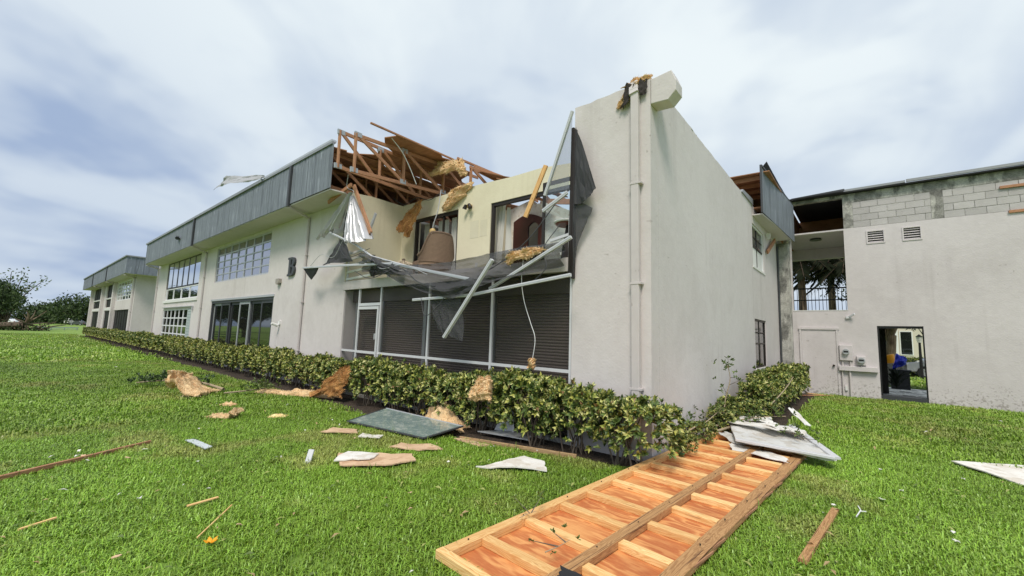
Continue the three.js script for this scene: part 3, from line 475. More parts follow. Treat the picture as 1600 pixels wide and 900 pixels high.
// ---------------------------------------------------------------- wing at the back, its wall faces the camera side
const WZ = -11.63;
const wing = thing('courtyard_wing', 'two storey pale wing with bare concrete blocks under its roof edge and a dark doorway', 'building');
{
  const X1 = 10.5;
  obj('front_wall', plateXY(rect(0.36, X1, -0.1, 5.45), [rect(0.4, 1.86, 2.78, 5.40), rect(2.54, 3.575, -0.05, 2.27), rect(2.45, 2.84, 4.9, 5.27), rect(3.29, 3.67, 4.9, 5.28)], WZ - 0.2, WZ), MAT.stuccoWing, wing);
  obj('plaster_patch', [box(0.39, 1.87, 2.76, 2.778, WZ - 0.19, WZ + 0.012)], MAT.whitePaint, wing);
  // bare band above: concrete frame with single blocks between
  const by = 5.452, bt = 6.31;
  obj('concrete_frame', [box(1.87, 2.12, by, 6.60, WZ - 0.2, WZ - 0.006), box(3.93, 4.19, by, bt, WZ - 0.2, WZ - 0.006), box(2.12, X1, bt, 6.60, WZ - 0.2, WZ - 0.008), box(0.4, 1.87, 6.50, 6.60, WZ - 0.2, WZ - 0.008)], MAT.concrete, wing);
  obj('mortar', [box(2.12, 3.93, by, bt, WZ - 0.18, WZ - 0.022), box(4.19, X1, by, bt, WZ - 0.18, WZ - 0.022)], M({ map: T.concrete, color: lin(1.5, 1.5, 1.5), roughness: 0.95 }), wing);
  const r = rng(77), bm = [0.93, 0.98, 1.03, 1.08].map((k) => M({ map: T.stucco, color: lin(0.74 * k, 0.755 * k, 0.75 * k), bumpMap: T.concreteBump, bumpScale: 0.008, roughness: 0.95 }));
  const gb = new THREE.BoxGeometry(0.408, 0.198, 0.12), variants = [0, 1, 2].map((k) => { const g = boxUV(gb.clone()), u = g.attributes.uv; for (let i = 0; i < u.count; i++) u.setXY(i, u.getX(i) + k * 2.3, u.getY(i) + k * 1.7); return g; });
  for (const [a, b] of [[2.125, 3.925], [4.195, 9.9]]) for (let row = 0; row < 4; row++) { // running bond
    let x = a; let first = row % 2 ? 0.19 : 0.408;
    while (x < b - 0.03) { const w = Math.min(first, b - x); first = 0.408; if (w > 0.05) { const o = new THREE.Mesh(variants[Math.floor(r() * 3)], bm[Math.floor(r() * 4)]); o.name = 'concrete_block'; o.scale.x = w / 0.408; o.position.set(x + w / 2, by + 0.105 + row * 0.2125, WZ - 0.066 + (r() - 0.5) * 0.006); o.rotation.z = (r() - 0.5) * 0.008; o.castShadow = o.receiveShadow = true; wing.add(o); } x += w + 0.012; }
  }
  // roof edge
  obj('roof_deck', plateXZ([[0.42, WZ + 0.28], [1.85, WZ + 0.33], [2.0, WZ + 0.18], [X1, WZ + 0.16], [X1, WZ - 3.3], [0.42, WZ - 3.3]], 6.605, 6.64), MAT.felt, wing);
  obj('roof_edge_cap', [beam([1.95, 6.68, WZ + 0.16], [3.4, 6.685, WZ + 0.17], 0.04, 0.075), beam([3.42, 6.70, WZ + 0.17], [X1, 6.68, WZ + 0.17], 0.05, 0.085)], MAT.capMetal, wing);
  obj('roof_edge_board', [beam([0.5, 6.62, WZ + 0.26], [1.95, 6.69, WZ + 0.24], 0.04, 0.07)], MAT.darkMetal, wing);
  obj('corner_flashing', [beam([0.44, 5.55, WZ + 0.04], [0.44, 6.62, WZ + 0.05], 0.07, 0.05, [0, 0, 1])], MAT.paleMetal, wing);
  // boards still nailed to the wall
  for (const [x0, y] of [[5.30, 6.135], [5.42, 5.425]]) obj('ledger_board', beam([x0, y, WZ + 0.025], [7.6, y - 0.01, WZ + 0.025], 0.045, 0.075), MAT.truss, wing);
  // walkway and attic behind the tall opening
  obj('walkway_slab', box(0.02, X1, 2.56, 2.74, WZ - 3.2, WZ - 0.2), MAT.concrete, wing);
  obj('attic_floor', [box(0.02, X1, 5.40, 5.45, WZ - 3.2, WZ - 0.201), box(0.4, 1.86, 5.401, 5.449, WZ - 0.2, WZ - 0.01)], MAT.stucco, wing);
  obj('edge_beam', box(0.02, X1, 5.0, 5.399, WZ - 3.2, WZ - 2.95), MAT.stucco, wing);
  obj('attic_wall', [box(0.02, X1, 5.46, 6.60, WZ - 3.3, WZ - 3.2), box(0.2, 0.36, 5.46, 6.6, WZ - 3.2, WZ - 0.2), box(4.0, 4.1, 5.46, 6.6, WZ - 3.2, WZ - 0.2)], MAT.deck, wing);
  obj('walkway_wall', [box(1.95, 2.1, 2.75, 5.39, WZ - 3.1, WZ - 0.205)], MAT.stuccoWing, wing);
  const dl = new THREE.CylinderGeometry(0.16, 0.18, 0.06, 20); dl.translate(1.05, 5.365, WZ - 0.9); obj('ceiling_light', boxUV(dl), MAT.darkMetal, wing);
  // passage behind the doorway
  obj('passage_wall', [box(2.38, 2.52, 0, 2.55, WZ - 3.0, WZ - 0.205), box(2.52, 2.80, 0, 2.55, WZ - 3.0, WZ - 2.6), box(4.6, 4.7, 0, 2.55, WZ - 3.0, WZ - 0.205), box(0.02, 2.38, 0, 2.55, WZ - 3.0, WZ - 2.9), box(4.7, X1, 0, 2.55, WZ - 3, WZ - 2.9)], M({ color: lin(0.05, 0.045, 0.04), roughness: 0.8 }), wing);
  obj('door_frame', [box(2.54, 2.585, 0.02, 2.27, WZ - 0.15, WZ - 0.03), box(3.55, 3.575, 0.02, 2.27, WZ - 0.15, WZ - 0.03), box(2.585, 3.55, 2.20, 2.27, WZ - 0.15, WZ - 0.03)], MAT.black, wing);
  obj('doorstep', box(2.545, 3.57, 0.0, 0.16, WZ - 0.5, WZ - 0.02), MAT.darkMetal, wing);
  obj('end_wall', box(X1 - 0.2, X1, -0.1, 6.6, WZ - 3.2, WZ - 0.21), MAT.stuccoWing, wing);
  // rough corner column
  obj('corner_column', plateXZ([[0.005, WZ + 0.30], [0.33, WZ + 0.28], [0.36, WZ + 0.1], [0.355, WZ - 0.1], [0.005, WZ - 0.1]], 0, 5.1), MAT.concrete, wing);
  obj('corner_pipe', tube([[0.04, 0, WZ + 0.36], [0.04, 5.0, WZ + 0.36]], 0.03, 8, 2), MAT.darkMetal, wing);
  obj('gutter_outlet', tube([[0.44, 5.42, WZ + 0.08], [0.43, 5.30, WZ + 0.1], [0.36, 5.22, WZ + 0.2], [0.26, 5.12, WZ + 0.32]], 0.055, 10, 14), MAT.downspout, wing);
  // louvred vents
  for (const [x0, x1] of [[2.45, 2.84], [3.29, 3.67]]) { const f = obj('vent', [box(x0 - 0.03, x1 + 0.03, 4.87, 4.905, WZ - 0.05, WZ + 0.02), box(x0 - 0.03, x1 + 0.03, 5.265, 5.30, WZ - 0.05, WZ + 0.02), box(x0 - 0.03, x0 + 0.006, 4.905, 5.265, WZ - 0.05, WZ + 0.02), box(x1 - 0.006, x1 + 0.03, 4.905, 5.265, WZ - 0.05, WZ + 0.02)], MAT.stuccoWing, wing);
    obj('vent_back', box(x0, x1, 4.9, 5.27, WZ - 0.19, WZ - 0.17), MAT.black, f);
    for (let k = 0; k < 5; k++) { const g = box(x0 + 0.006, x1 - 0.006, -0.006, 0.006, -0.045, 0.045); g.rotateX(0.6); g.translate(0, 4.94 + k * 0.073, WZ - 0.04); obj('louvre', boxUV(g), MAT.stuccoWing, f); } }
  // service door
  { const f = obj('service_door', plateXY(rect(0.60, 1.52, 0.02, 2.13), [], WZ + 0.003, WZ + 0.022), MAT.stuccoWing, wing);
    obj('frame', [box(0.54, 0.597, 0, 2.18, WZ + 0.001, WZ + 0.045), box(1.523, 1.58, 0, 2.18, WZ + 0.001, WZ + 0.045), box(0.52, 1.60, 2.133, 2.20, WZ + 0.001, WZ + 0.055)], MAT.stuccoWing, f);
    const k = new THREE.SphereGeometry(0.035, 12, 8); k.translate(1.43, 0.98, WZ + 0.065); obj('knob', boxUV(k), MAT.bronze, f); }
  // meters and conduit
  const meter = (x0, x1, y0, y1, yy) => { const f = obj('meter_box', plateXY(rect(x0, x1, y0, y1), [], WZ + 0.001, WZ + 0.11, 0.012), MAT.stuccoWing, wing); const c = new THREE.CylinderGeometry(0.085, 0.09, 0.1, 20); c.rotateX(Math.PI / 2); c.translate((x0 + x1) / 2, yy, WZ + 0.15); obj('meter_glass', boxUV(c), MAT.alu, f); obj('meter_dial', box((x0 + x1) / 2 - 0.06, (x0 + x1) / 2 + 0.06, yy - 0.025, yy + 0.03, WZ + 0.2, WZ + 0.203), MAT.black, f); };
  meter(1.59, 1.92, 1.16, 1.65, 1.44); meter(2.01, 2.235, 1.03, 1.32, 1.19);
  obj('service_trough', plateXY(rect(1.56, 2.50, 0.84, 0.99), [], WZ + 0.001, WZ + 0.12, 0.008), MAT.stuccoWing, wing);
  obj('conduit', [[1.64, 0.0, 0.84, 0.02], [1.83, 0.0, 0.84, 0.028], [1.66, 0.99, 1.16, 0.02], [1.86, 0.99, 1.16, 0.025], [2.12, 0.99, 1.03, 0.02]].map(([x, a, b, rr]) => tube([[x, a, WZ + 0.05], [x, b, WZ + 0.05]], rr, 8, 2)), MAT.downspout, wing);
  obj('outlet', box(1.69, 1.75, 0.22, 0.36, WZ + 0.001, WZ + 0.04), MAT.whitePaint, wing);
  obj('security_light', [box(1.80, 1.93, 2.50, 2.57, WZ + 0.001, WZ + 0.06), beam([1.9, 2.56, WZ + 0.06], [2.02, 2.64, WZ + 0.14], 0.05, 0.05)], MAT.whiteMetal, wing);
  settle(wing, [5, 0, WZ - 1.6]);
}
{ // railing on the far side of the walkway
  const z = WZ - 3.1, t = thing('walkway_railing', 'black metal railing seen through the tall opening of the wing', 'railing');
  obj('rail', [box(0.06, 1.94, 3.82, 3.87, z - 0.02, z + 0.02), box(0.06, 1.94, 3.36, 3.40, z - 0.02, z + 0.02), box(0.06, 1.94, 2.82, 2.86, z - 0.02, z + 0.02)], MAT.black, t);
  for (let x = 0.10; x < 1.93; x += 0.118) obj('baluster', box(x - 0.009, x + 0.009, 2.742, 3.82, z - 0.009, z + 0.009), MAT.black, t);
  settle(t);
}
// ---------------------------------------------------------------- second building further along the lawn
{
  const b = thing('neighbouring_building', 'matching white building with grey eaves beyond the gap along the lawn', 'building');
  const wn = [[-47.9, -41.0, 3.4, 5.0], [-54.2, -49.4, 2.95, 5.1], [-64.0, -58.2, 2.95, 5.1], [-48.2, -41.0, 0.1, 2.62], [-54.4, -49.6, 0.3, 2.62], [-64.2, -58.4, 0.1, 2.62]];
  obj('front_wall', plateXY(rect(-66, -39.3, -0.1, 5.16), wn.map((w) => rect(...w)), -0.25, 0), MAT.stucco, b);
  for (const x of [-39.3, -65.8]) obj('end_wall', plateZY(rect(-15, -0.25, -0.1, 5.16), [], x - 0.2, x), MAT.stucco, b);
  obj('back_wall', box(-65.8, -39.5, -0.1, 5.16, -15, -14.8), MAT.stucco, b);
  obj('soffit', box(-66.6, -38.3, 5.12, 5.155, -15, 0.77), MAT.stucco, b);
  fasciaPanel(b, -47.9, -38.2, 5.12, 6.34, 0.8); fasciaPanel(b, -57.6, -48.0, 5.12, 6.34, 0.8); fasciaPanel(b, -66.7, -57.7, 5.12, 6.34, 0.8);
  obj('fascia_post', [-47.95, -57.65].map((x) => box(x - 0.09, x + 0.09, 5.08, 6.34, 0.79, 0.86)), MAT.darkMetal, b);
  obj('end_fascia', [box(-38.2, -38.17, 5.12, 6.34, -15, 0.80), box(-66.73, -66.7, 5.12, 6.34, -15, 0.8)], MAT.fascia, b);
  obj('roof_edge_cap', [box(-66.8, -38.1, 6.341, 6.43, 0.76, 0.88), box(-38.22, -38.1, 6.341, 6.43, -15, 0.76)], MAT.capMetal, b);
  obj('roof_deck', box(-66.7, -38.2, 6.30, 6.34, -15, 0.77), MAT.felt, b);
  windowZ(b, ...wn[0], -0.05, 5, 5, { frame: MAT.whiteVinyl, glass: MAT.paneMirror, bw: 0.07, fw: 0.08 });
  const dark = (w, n) => { const f = windowZ(b, ...w, -0.08, n, 1, { frame: MAT.bronze, glass: MAT.black, bw: 0.06, fw: 0.07 }); return f; };
  dark(wn[1], 2); dark(wn[2], 3); dark(wn[3], 6); dark(wn[4], 2); dark(wn[5], 2);
  obj('balcony_rail', [box(-54.2, -49.4, 3.72, 3.84, -0.1, 0), box(-64, -58.2, 3.72, 3.84, -0.1, 0), box(-54.4, -49.3, 2.68, 2.9, -0.05, 0.02), box(-64.2, -58.1, 2.68, 2.9, -0.05, 0.02)], MAT.whitePaint, b);
  for (const x of [-39.7, -48.9, -57.4]) rainPipe(b, [[x + 0.8, 5.06, 0.7], [x, 4.95, 0.06], [x, 0.05, 0.06]], 0.16, 0.1);
  for (const x of [-48.55, -56, -65]) obj('pilaster', box(x - 0.3, x + 0.3, 0, 5.12, 0.002, 0.22), MAT.stucco, b);
  settle(b, [-52, 0, 0]);
}
// ---------------------------------------------------------------- roof timbers laid open by the storm
function truss(label, X, pts, mat, w = 0.042) { // pts: list of [part, z0, y0, z1, y1, depth]
  const t = thing('roof_truss', label, 'roof truss', 'exposed roof trusses'); let i = 0;
  for (const [name, z0, y0, z1, y1, h = 0.085] of pts) { const o = name === 'gusset_plate' ? obj(name, plateZY([[z0 - 0.09, y0 - 0.05], [z0 + 0.09, y0 - 0.06], [z0 + 0.10, y0 + 0.06], [z0 - 0.08, y0 + 0.06]], [], X - w / 2 - 0.004, X + w / 2 + 0.004), MAT.alu, t) : obj(name, beam([X + (name === 'web' ? 0.002 * (i % 2 ? 1 : -1) : 0), y0, z0], [X, y1, z1], w - (name === 'web' ? 0.006 : 0), h), mat, t); i++; }
  return settle(t);
}
truss('brown roof truss at the torn edge beside the grey fascia, its end upright standing free', -7.35, [['end_post', 0.96, 5.52, 0.97, 6.46], ['bottom_chord', 1.02, 5.55, -4.8, 5.44], ['top_chord', 1.02, 6.44, -4.2, 6.34], ['web', 0.9, 6.40, -0.05, 5.58], ['web', -0.18, 5.58, -0.15, 6.38], ['web', -0.27, 6.37, -1.3, 5.52], ['web', -1.5, 5.52, -1.5, 6.35], ['web', -1.6, 6.34, -2.8, 5.5], ['gusset_plate', 0.95, 5.56], ['gusset_plate', 0.93, 6.42], ['gusset_plate', -0.16, 6.38]], MAT.truss);
truss('brown roof truss hanging furthest out over the open balcony', -6.85, [['end_post', 0.80, 5.34, 0.82, 6.30], ['bottom_chord', 0.86, 5.37, -3.3, 5.70], ['top_chord', 0.86, 6.26, -3.3, 6.50], ['web', 0.70, 6.24, -0.55, 5.53], ['web', -0.58, 5.53, -0.55, 6.36], ['web', -0.62, 6.34, -1.88, 5.64], ['web', -1.92, 5.62, -1.90, 6.40], ['web', -2.0, 6.40, -3.1, 5.72], ['gusset_plate', 0.80, 5.39], ['gusset_plate', 0.76, 6.28], ['gusset_plate', -0.56, 5.52], ['gusset_plate', -0.56, 6.36], ['gusset_plate', -1.93, 5.63]], MAT.truss);
for (const [X, m] of [[-8.5, MAT.truss], [-9.1, MAT.truss], [-9.7, MAT.truss]]) truss('dark roof truss inside the open end of the attic', X, [['end_post', 0.68, 5.36, 0.68, 6.35], ['bottom_chord', 0.7, 5.40, -6, 5.40], ['top_chord', 0.7, 6.32, -6, 6.32], ['web', 0.6, 6.28, -0.7, 5.42], ['web', -0.8, 5.42, -0.8, 6.28], ['web', -0.9, 6.28, -2.2, 5.42], ['web', -2.3, 5.42, -2.3, 6.28], ['web', -2.4, 6.28, -3.7, 5.42]], m);
truss('splintered brown truss behind the cream balcony wall', -5.75, [['bottom_chord', -1.75, 5.50, -5, 5.50], ['top_chord', -1.9, 6.12, -5, 6.0], ['web', -1.95, 5.52, -1.95, 6.1], ['web', -2.05, 6.08, -3.2, 5.54], ['web', -3.3, 5.54, -3.3, 6.05]], MAT.truss);
truss('low broken truss lying behind the top of the cream wall', -4.6, [['bottom_chord', -2.2, 5.46, -5.4, 5.46], ['top_chord', -2.9, 5.95, -5.4, 5.75], ['web', -3.0, 5.5, -2.95, 5.92], ['web', -3.1, 5.9, -4.2, 5.5]], MAT.truss);
{ // lifted sheet of decking over the trusses
  const e = []; const r = rng(9); const P = [[-8.3, 0.1], [-7.85, -0.35], [-7.6, -0.25], [-7.35, -0.55], [-7.1, -0.12], [-6.75, 0.12], [-6.42, -0.02], [-6.40, -1.4], [-6.55, -1.6], [-6.45, -2.0], [-6.75, -2.2], [-6.7, -2.9], [-7.4, -3.1], [-8.3, -4.2]];
  const g = plateXZ(P, 0, 0.022), p = g.attributes.position; for (let i = 0; i < p.count; i++) p.setY(i, p.getY(i) + 6.43 - 0.02 * p.getZ(i) + (fbm(p.getX(i) * 2, p.getZ(i) * 2, 5, 3) - 0.5) * 0.02); g.computeVertexNormals();
  tag(settle(obj('roof_sheathing', g, MAT.deck)), 'ragged dark brown sheet of roof decking over the open trusses', 'roof deck');
}
const stickThing = (name, label, a, b, w, h, mat, cat = 'wood', group) => tag(settle(obj(name, beam(a, b, w, h), mat)), label, cat, group);
stickThing('splintered_batten', 'long thin batten sticking out past the torn roof sheet', [-6.40, 6.46, 0.72], [-6.42, 6.49, -1.9], 0.05, 0.04, MAT.truss);
stickThing('splintered_batten', 'splintered batten pointing over the cream balcony wall', [-5.96, 6.32, -1.62], [-5.70, 6.24, -3.7], 0.045, 0.06, MAT.truss);
stickThing('splintered_batten', 'second splintered batten beside the one over the cream wall', [-5.80, 6.20, -2.1], [-5.1, 6.02, -4.6], 0.04, 0.09, MAT.truss);
{ const o = obj('roof_shards', [sheet([-5.9, 6.15, -2.2], [-4.6, 5.9, -3.4], [-4.3, 5.75, -4.6], [-6.0, 6.2, -4.4], { th: 0.02, amp: 0.05, rag: 0.5, seed: 12 }), sheet([-4.9, 5.7, -2.3], [-3.9, 5.55, -3.2], [-3.6, 5.6, -4.0], [-5.0, 5.8, -3.6], { th: 0.02, amp: 0.05, rag: 0.6, seed: 14 })], MAT.deck); tag(settle(o), 'broken shards of roof board lying behind the cream wall top', 'roof deck'); }
tag(settle(obj('loose_cable', tube([[-6.6, 6.43, 0.02], [-6.6, 6.2, -0.3], [-6.6, 5.85, -0.58], [-6.6, 5.48, -0.81]], 0.011, 6, 20), MAT.whiteVinyl)), 'white cable slanting down across the exposed trusses', 'cable');
{ // strip of flashing curled up over the roof edge
  const a = [[-12.7, 6.60, 0.76], [-13.6, 6.84, 0.72], [-15, 7.13, 0.70], [-16.2, 7.40, 0.72], [-16.85, 7.53, 0.74]], b = [[-12.5, 6.44, 0.86], [-13.8, 6.56, 0.96], [-15.2, 6.80, 1.0], [-16.6, 6.98, 1.0], [-17.7, 7.06, 0.95]];
  tag(settle(obj('flashing_strip', ribbon(a, b, { n: 30, m: 6, amp: 0.2, seed: 4, th: 0.008 }), M({ color: lin(0.36, 0.365, 0.38), roughness: 0.7 }))), 'bent strip of metal flashing curling up above the roof edge', 'flashing');
}
stickThing('hanging_board', 'short brown board jutting out under the torn end of the eaves', [-8.82, 5.07, 0.42], [-7.68, 5.33, 0.40], 0.05, 0.10, MAT.truss);
stickThing('hanging_board', 'long brown board hanging down in front of the cream side wall', [-7.62, 5.30, 0.36], [-6.60, 3.92, 0.40], 0.05, 0.10, MAT.truss);
// ---------------------------------------------------------------- wreckage on the balcony
function corrugated(top, bot, o) { const { n = 40, m = 10, waves = 5, amp = 0.03, seed = 1 } = o; const a = new THREE.CatmullRomCurve3(top.map(A3)), b = new THREE.CatmullRomCurve3(bot.map(A3)); return sheet([0, 0, 0], [1, 0, 0], [1, 1, 0], [0, 1, 0], { n, m, th: 0.006, fn: (p, u, v) => { const q = a.getPoint(u).lerp(b.getPoint(u), v); q.z += Math.sin(u * waves * 6.283) * amp * (0.35 + v) + (fbm(u * 4, v * 5, seed, 3) - 0.5) * 0.10 * v; if (v > 0.97) q.y += (fbm(u * 9, 1, seed + 3, 3) - 0.5) * 0.16; p.copy(q); } }); }
tag(settle(obj('soffit_sheet', corrugated([[-7.72, 5.12, 0.42], [-7.66, 5.12, 0.42], [-7.6, 5.12, 0.40]], [[-9.5, 4.14, 0.30], [-9.0, 4.22, 0.34], [-8.35, 4.32, 0.34]], { waves: 4, seed: 3, amp: 0.06 }), MAT.paleMetal)), 'white ribbed metal sheet fanned out left from the torn eaves', 'metal sheet');
tag(settle(obj('soffit_sheet', corrugated([[-7.66, 5.02, 0.40], [-7.6, 5.02, 0.40], [-7.55, 5.02, 0.40]], [[-7.62, 3.82, 0.46], [-7.1, 3.72, 0.52], [-6.45, 3.78, 0.44]], { waves: 5, seed: 8, amp: 0.07 }), MAT.paleMetal)), 'white ribbed metal sheet hanging straight down with a curled foot', 'metal sheet');
tag(settle(obj('screen_channel', beam([-7.83, 4.35, -0.30], [-7.60, 4.74, -0.30], 0.09, 0.04, [0, 0, 1]), MAT.whiteMetal)), 'short white channel leaning against the cream side wall', 'screen frame');
const bar = (label, pts, w = 0.042, h = 0.042, mat = MAT.whiteMetal) => { const o = thing('screen_bar', label, 'screen frame'); for (let i = 0; i + 1 < pts.length; i++) { obj('rail', beam(pts[i], pts[i + 1], w, h), mat, o); obj('spline_groove', beam(A3(pts[i]).add(V(0, 0, w / 2)), A3(pts[i + 1]).add(V(0, 0, w / 2)), 0.006, h * 0.35), MAT.paleMetal, o); } return settle(o); };
bar('long white screen bar poking out left across the white wall', [[-9.95, 3.34, 0.45], [-7.6, 3.22, 0.45], [-5.55, 3.09, 0.45]], 0.045, 0.05);
bar('bent white screen bar sagging across the middle of the balcony', [[-5.5, 3.08, 0.45], [-4.2, 2.82, 0.48], [-3.0, 2.58, 0.50]], 0.045, 0.055, MAT.paleMetal);
bar('white screen bar falling from the ribbed sheets to the balcony edge', [[-8.92, 4.29, 0.32], [-7.29, 3.72, 0.36], [-6.53, 3.36, 0.38], [-4.79, 2.93, 0.40]]);
bar('white screen bar lying level across the roll shutters', [[-4.68, 2.27, 0.50], [-3.04, 2.31, 0.50], [-1.02, 2.54, 0.45]], 0.045, 0.05);
bar('paired white screen bar hanging steeply down over the shutters', [[-2.25, 2.82, 0.82], [-3.27, 1.56, 0.86]], 0.06, 0.05);
bar('white screen bar rising to the dark jamb past the torn insulation', [[-2.68, 2.41, 0.40], [-1.08, 3.13, 0.36]], 0.05, 0.05);
bar('thin white bar leaning out from the head of the corner wall', [[-1.25, 5.29, 0.12], [-1.76, 3.97, 0.12]], 0.05, 0.045);
bar('short white bar crossing in front of the broken glass door', [[-1.81, 3.72, 0.10], [-1.33, 3.95, 0.10]], 0.035, 0.06);
tag(settle(obj('screen_corner', sheet([-9.95, 3.32, 0.45], [-9.0, 3.28, 0.44], [-9.25, 3.12, 0.40], [-9.55, 2.98, 0.38], { th: 0.01, amp: 0.02, seed: 3 }), MAT.black)), 'folded black screen corner at the tip of the long white bar', 'screen');
const screenThing = (label, geo, mat = MAT.screen) => tag(settle(obj('torn_screen', geo, mat)), label, 'screen', undefined);
screenThing('triangular grey screen stretched under the ribbed sheets', ribbon([[-8.95, 3.36, 0.34], [-8.5, 3.66, 0.33], [-8.25, 4.0, 0.32], [-7.9, 3.85, 0.34]], [[-8.95, 3.34, 0.36], [-8.5, 3.36, 0.40], [-8.1, 3.34, 0.38], [-7.3, 3.3, 0.40]], { amp: 0.12, seed: 6 }), MAT.screenDense);
screenThing('dark strip of screen hanging between the ribbed sheets', ribbon([[-8.1, 4.68, 0.26], [-7.95, 4.7, 0.26], [-7.78, 4.72, 0.26]], [[-8.25, 3.9, 0.24], [-8.1, 3.9, 0.24], [-7.95, 3.95, 0.24]], { amp: 0.1, seed: 16 }), MAT.screenDense);
screenThing('large torn grey screen draped along the balcony edge', ribbon([[-7.0, 3.55, 0.30], [-6.5, 3.36, 0.36], [-5.2, 3.05, 0.36], [-3.9, 3.02, 0.30], [-2.6, 3.12, 0.24], [-1.31, 3.18, 0.12]], [[-6.8, 3.0, 0.36], [-6.1, 2.96, 0.40], [-4.9, 2.56, 0.52], [-3.5, 2.25, 0.54], [-2.4, 2.52, 0.44], [-1.31, 2.72, 0.16]], { n: 60, m: 18, amp: 0.42, seed: 22, sag: 0.06 }));
screenThing('second fold of grey screen heaped on the left of the balcony', ribbon([[-7.0, 3.5, 0.05], [-6.8, 3.42, 0.1], [-6.5, 3.25, 0.16], [-5.6, 3.08, 0.2]], [[-7.0, 2.95, 0.08], [-6.8, 2.92, 0.14], [-6.5, 2.93, 0.2], [-5.6, 2.92, 0.24]], { n: 30, m: 8, amp: 0.25, seed: 27 }), MAT.screenDense);
screenThing('grey screen flap hanging below the bar over the shutters', ribbon([[-4.2, 2.27, 0.47], [-3.9, 2.28, 0.47], [-3.3, 2.29, 0.47]], [[-4.0, 1.72, 0.42], [-3.8, 1.62, 0.44], [-3.25, 1.50, 0.44]], { amp: 0.1, seed: 33 }));
screenThing('charcoal screen blowing out past the corner wall', ribbon([[-1.19, 5.02, 0.10], [-1.15, 4.92, 0.12], [-1.05, 4.70, 0.16], [-0.90, 4.30, 0.20], [-0.74, 3.86, 0.24]], [[-1.22, 3.75, 0.08], [-1.18, 3.72, 0.12], [-1.10, 3.70, 0.15], [-1.0, 3.70, 0.18], [-0.86, 3.76, 0.22]], { n: 20, m: 8, amp: 0.07, seed: 40 }), MAT.screenDense);
screenThing('lower fold of charcoal screen hanging beside the dark jamb', ribbon([[-1.22, 3.76, 0.09], [-1.05, 3.72, 0.12], [-0.82, 3.58, 0.18]], [[-1.22, 2.62, 0.06], [-1.16, 3.0, 0.08], [-1.03, 3.27, 0.12]], { n: 14, m: 8, amp: 0.06, seed: 44 }));
screenThing('thin triangle of screen behind the leaning white bar', ribbon([[-1.26, 5.2, 0.10], [-1.26, 5.1, 0.10]], [[-1.72, 4.02, 0.10], [-1.30, 4.0, 0.10]], { n: 6, m: 10, amp: 0.02, seed: 47 }), M({ color: lin(0.25, 0.27, 0.32), roughness: 0.7, transparent: true, opacity: 0.28 }));
{ // what is left of the balcony railing
  const t = thing('balcony_railing', 'white slatted balcony railing remains at the left end', 'railing');
  for (const [y, x1] of [[2.97, -6.9], [3.16, -7.0], [3.34, -7.2], [3.50, -7.4], [3.66, -7.5]]) obj('slat', beam([-8.38, y, -0.04], [x1, y + (x1 + 8.38) * 0.03, 0.02], 0.04, 0.06), MAT.whitePaint, t);
  obj('post', beam([-8.36, 2.91, -0.05], [-8.36, 3.75, -0.05], 0.04, 0.04), MAT.whiteMetal, t); settle(t);
  const u = thing('balcony_railing', 'white slatted balcony railing stub beside the dark jamb', 'railing');
  for (const y of [3.28]) obj('slat', beam([-1.75, y - 0.05, -0.05], [-1.34, y + 0.02, -0.05], 0.03, 0.05), MAT.whiteMetal, u);
  obj('post', beam([-1.36, 2.91, -0.06], [-1.36, 3.6, -0.06], 0.05, 0.05), MAT.whiteMetal, u); settle(u);
}
{ // wicker armchair seen from behind
  const t = thing('wicker_chair', 'brown wicker armchair with a rounded back on the open balcony', 'chair');
  const back = sheet([0, 0, 0], [1, 0, 0], [1, 1, 0], [0, 1, 0], { n: 28, m: 12, th: 0.05, fn: (p, u, v) => { const a = lerp(-1.45, 1.45, u), rx = 0.50, rz = 0.42, top = 0.60 + 0.42 * smooth(1.25, 0.55, Math.abs(a)) - 0.05 * a * a; p.set(Math.sin(a) * rx * (1 + v * 0.06), lerp(0.34, top, v), Math.cos(a) * rz * (1 + v * 0.08)); } });
  const skirt = sheet([0, 0, 0], [1, 0, 0], [1, 1, 0], [0, 1, 0], { n: 28, m: 4, th: 0.04, fn: (p, u, v) => { const a = lerp(-1.45, 1.45, u); p.set(Math.sin(a) * 0.485, lerp(0.03, 0.345, v), Math.cos(a) * 0.405); } });
  const uvx = (g, s) => { const q = g.attributes.uv; for (let i = 0; i < q.count; i++) q.setXY(i, q.getX(i) * 1.5, q.getY(i) * s); return g; };
  obj('backrest', uvx(back, 0.6), MAT.wicker, t); obj('skirt', uvx(skirt, 0.32), M({ map: T.wicker, color: lin(1.3, 1.3, 1.28), bumpMap: T.wickerBump, bumpScale: 0.005, roughness: 0.8 }), t);
  const rim = []; for (let i = 0; i <= 24; i++) { const u = i / 24, a = lerp(-1.45, 1.45, u); rim.push([Math.sin(a) * 0.53, 0.60 + 0.42 * smooth(1.25, 0.55, Math.abs(a)) - 0.05 * a * a, Math.cos(a) * 0.454]); }
  obj('rim', tube(rim, 0.035, 8, 60), MAT.wicker, t);
  obj('seat', plateXZ([[-0.46, 0.1], [0.46, 0.1], [0.46, -0.5], [-0.46, -0.5]].map((p) => [p[0], p[1]]), 0.3, 0.4), MAT.wicker, t);
  const c = new THREE.SphereGeometry(0.2, 16, 10); c.scale(1, 0.8, 0.4); c.translate(0.05, 0.86, 0.22); obj('cushion', boxUV(c), MAT.whitePaint, t);
  for (const [x, z] of [[-0.4, 0.2], [0.4, 0.2], [-0.42, -0.45], [0.42, -0.45]]) obj('leg', beam([x, 0, z], [x, 0.32, z], 0.05, 0.05), MAT.wicker, t);
  t.position.set(-5.58, 2.905, -0.72); t.rotation.y = 1.3; t.scale.set(0.84, 1.02, 0.84);
}
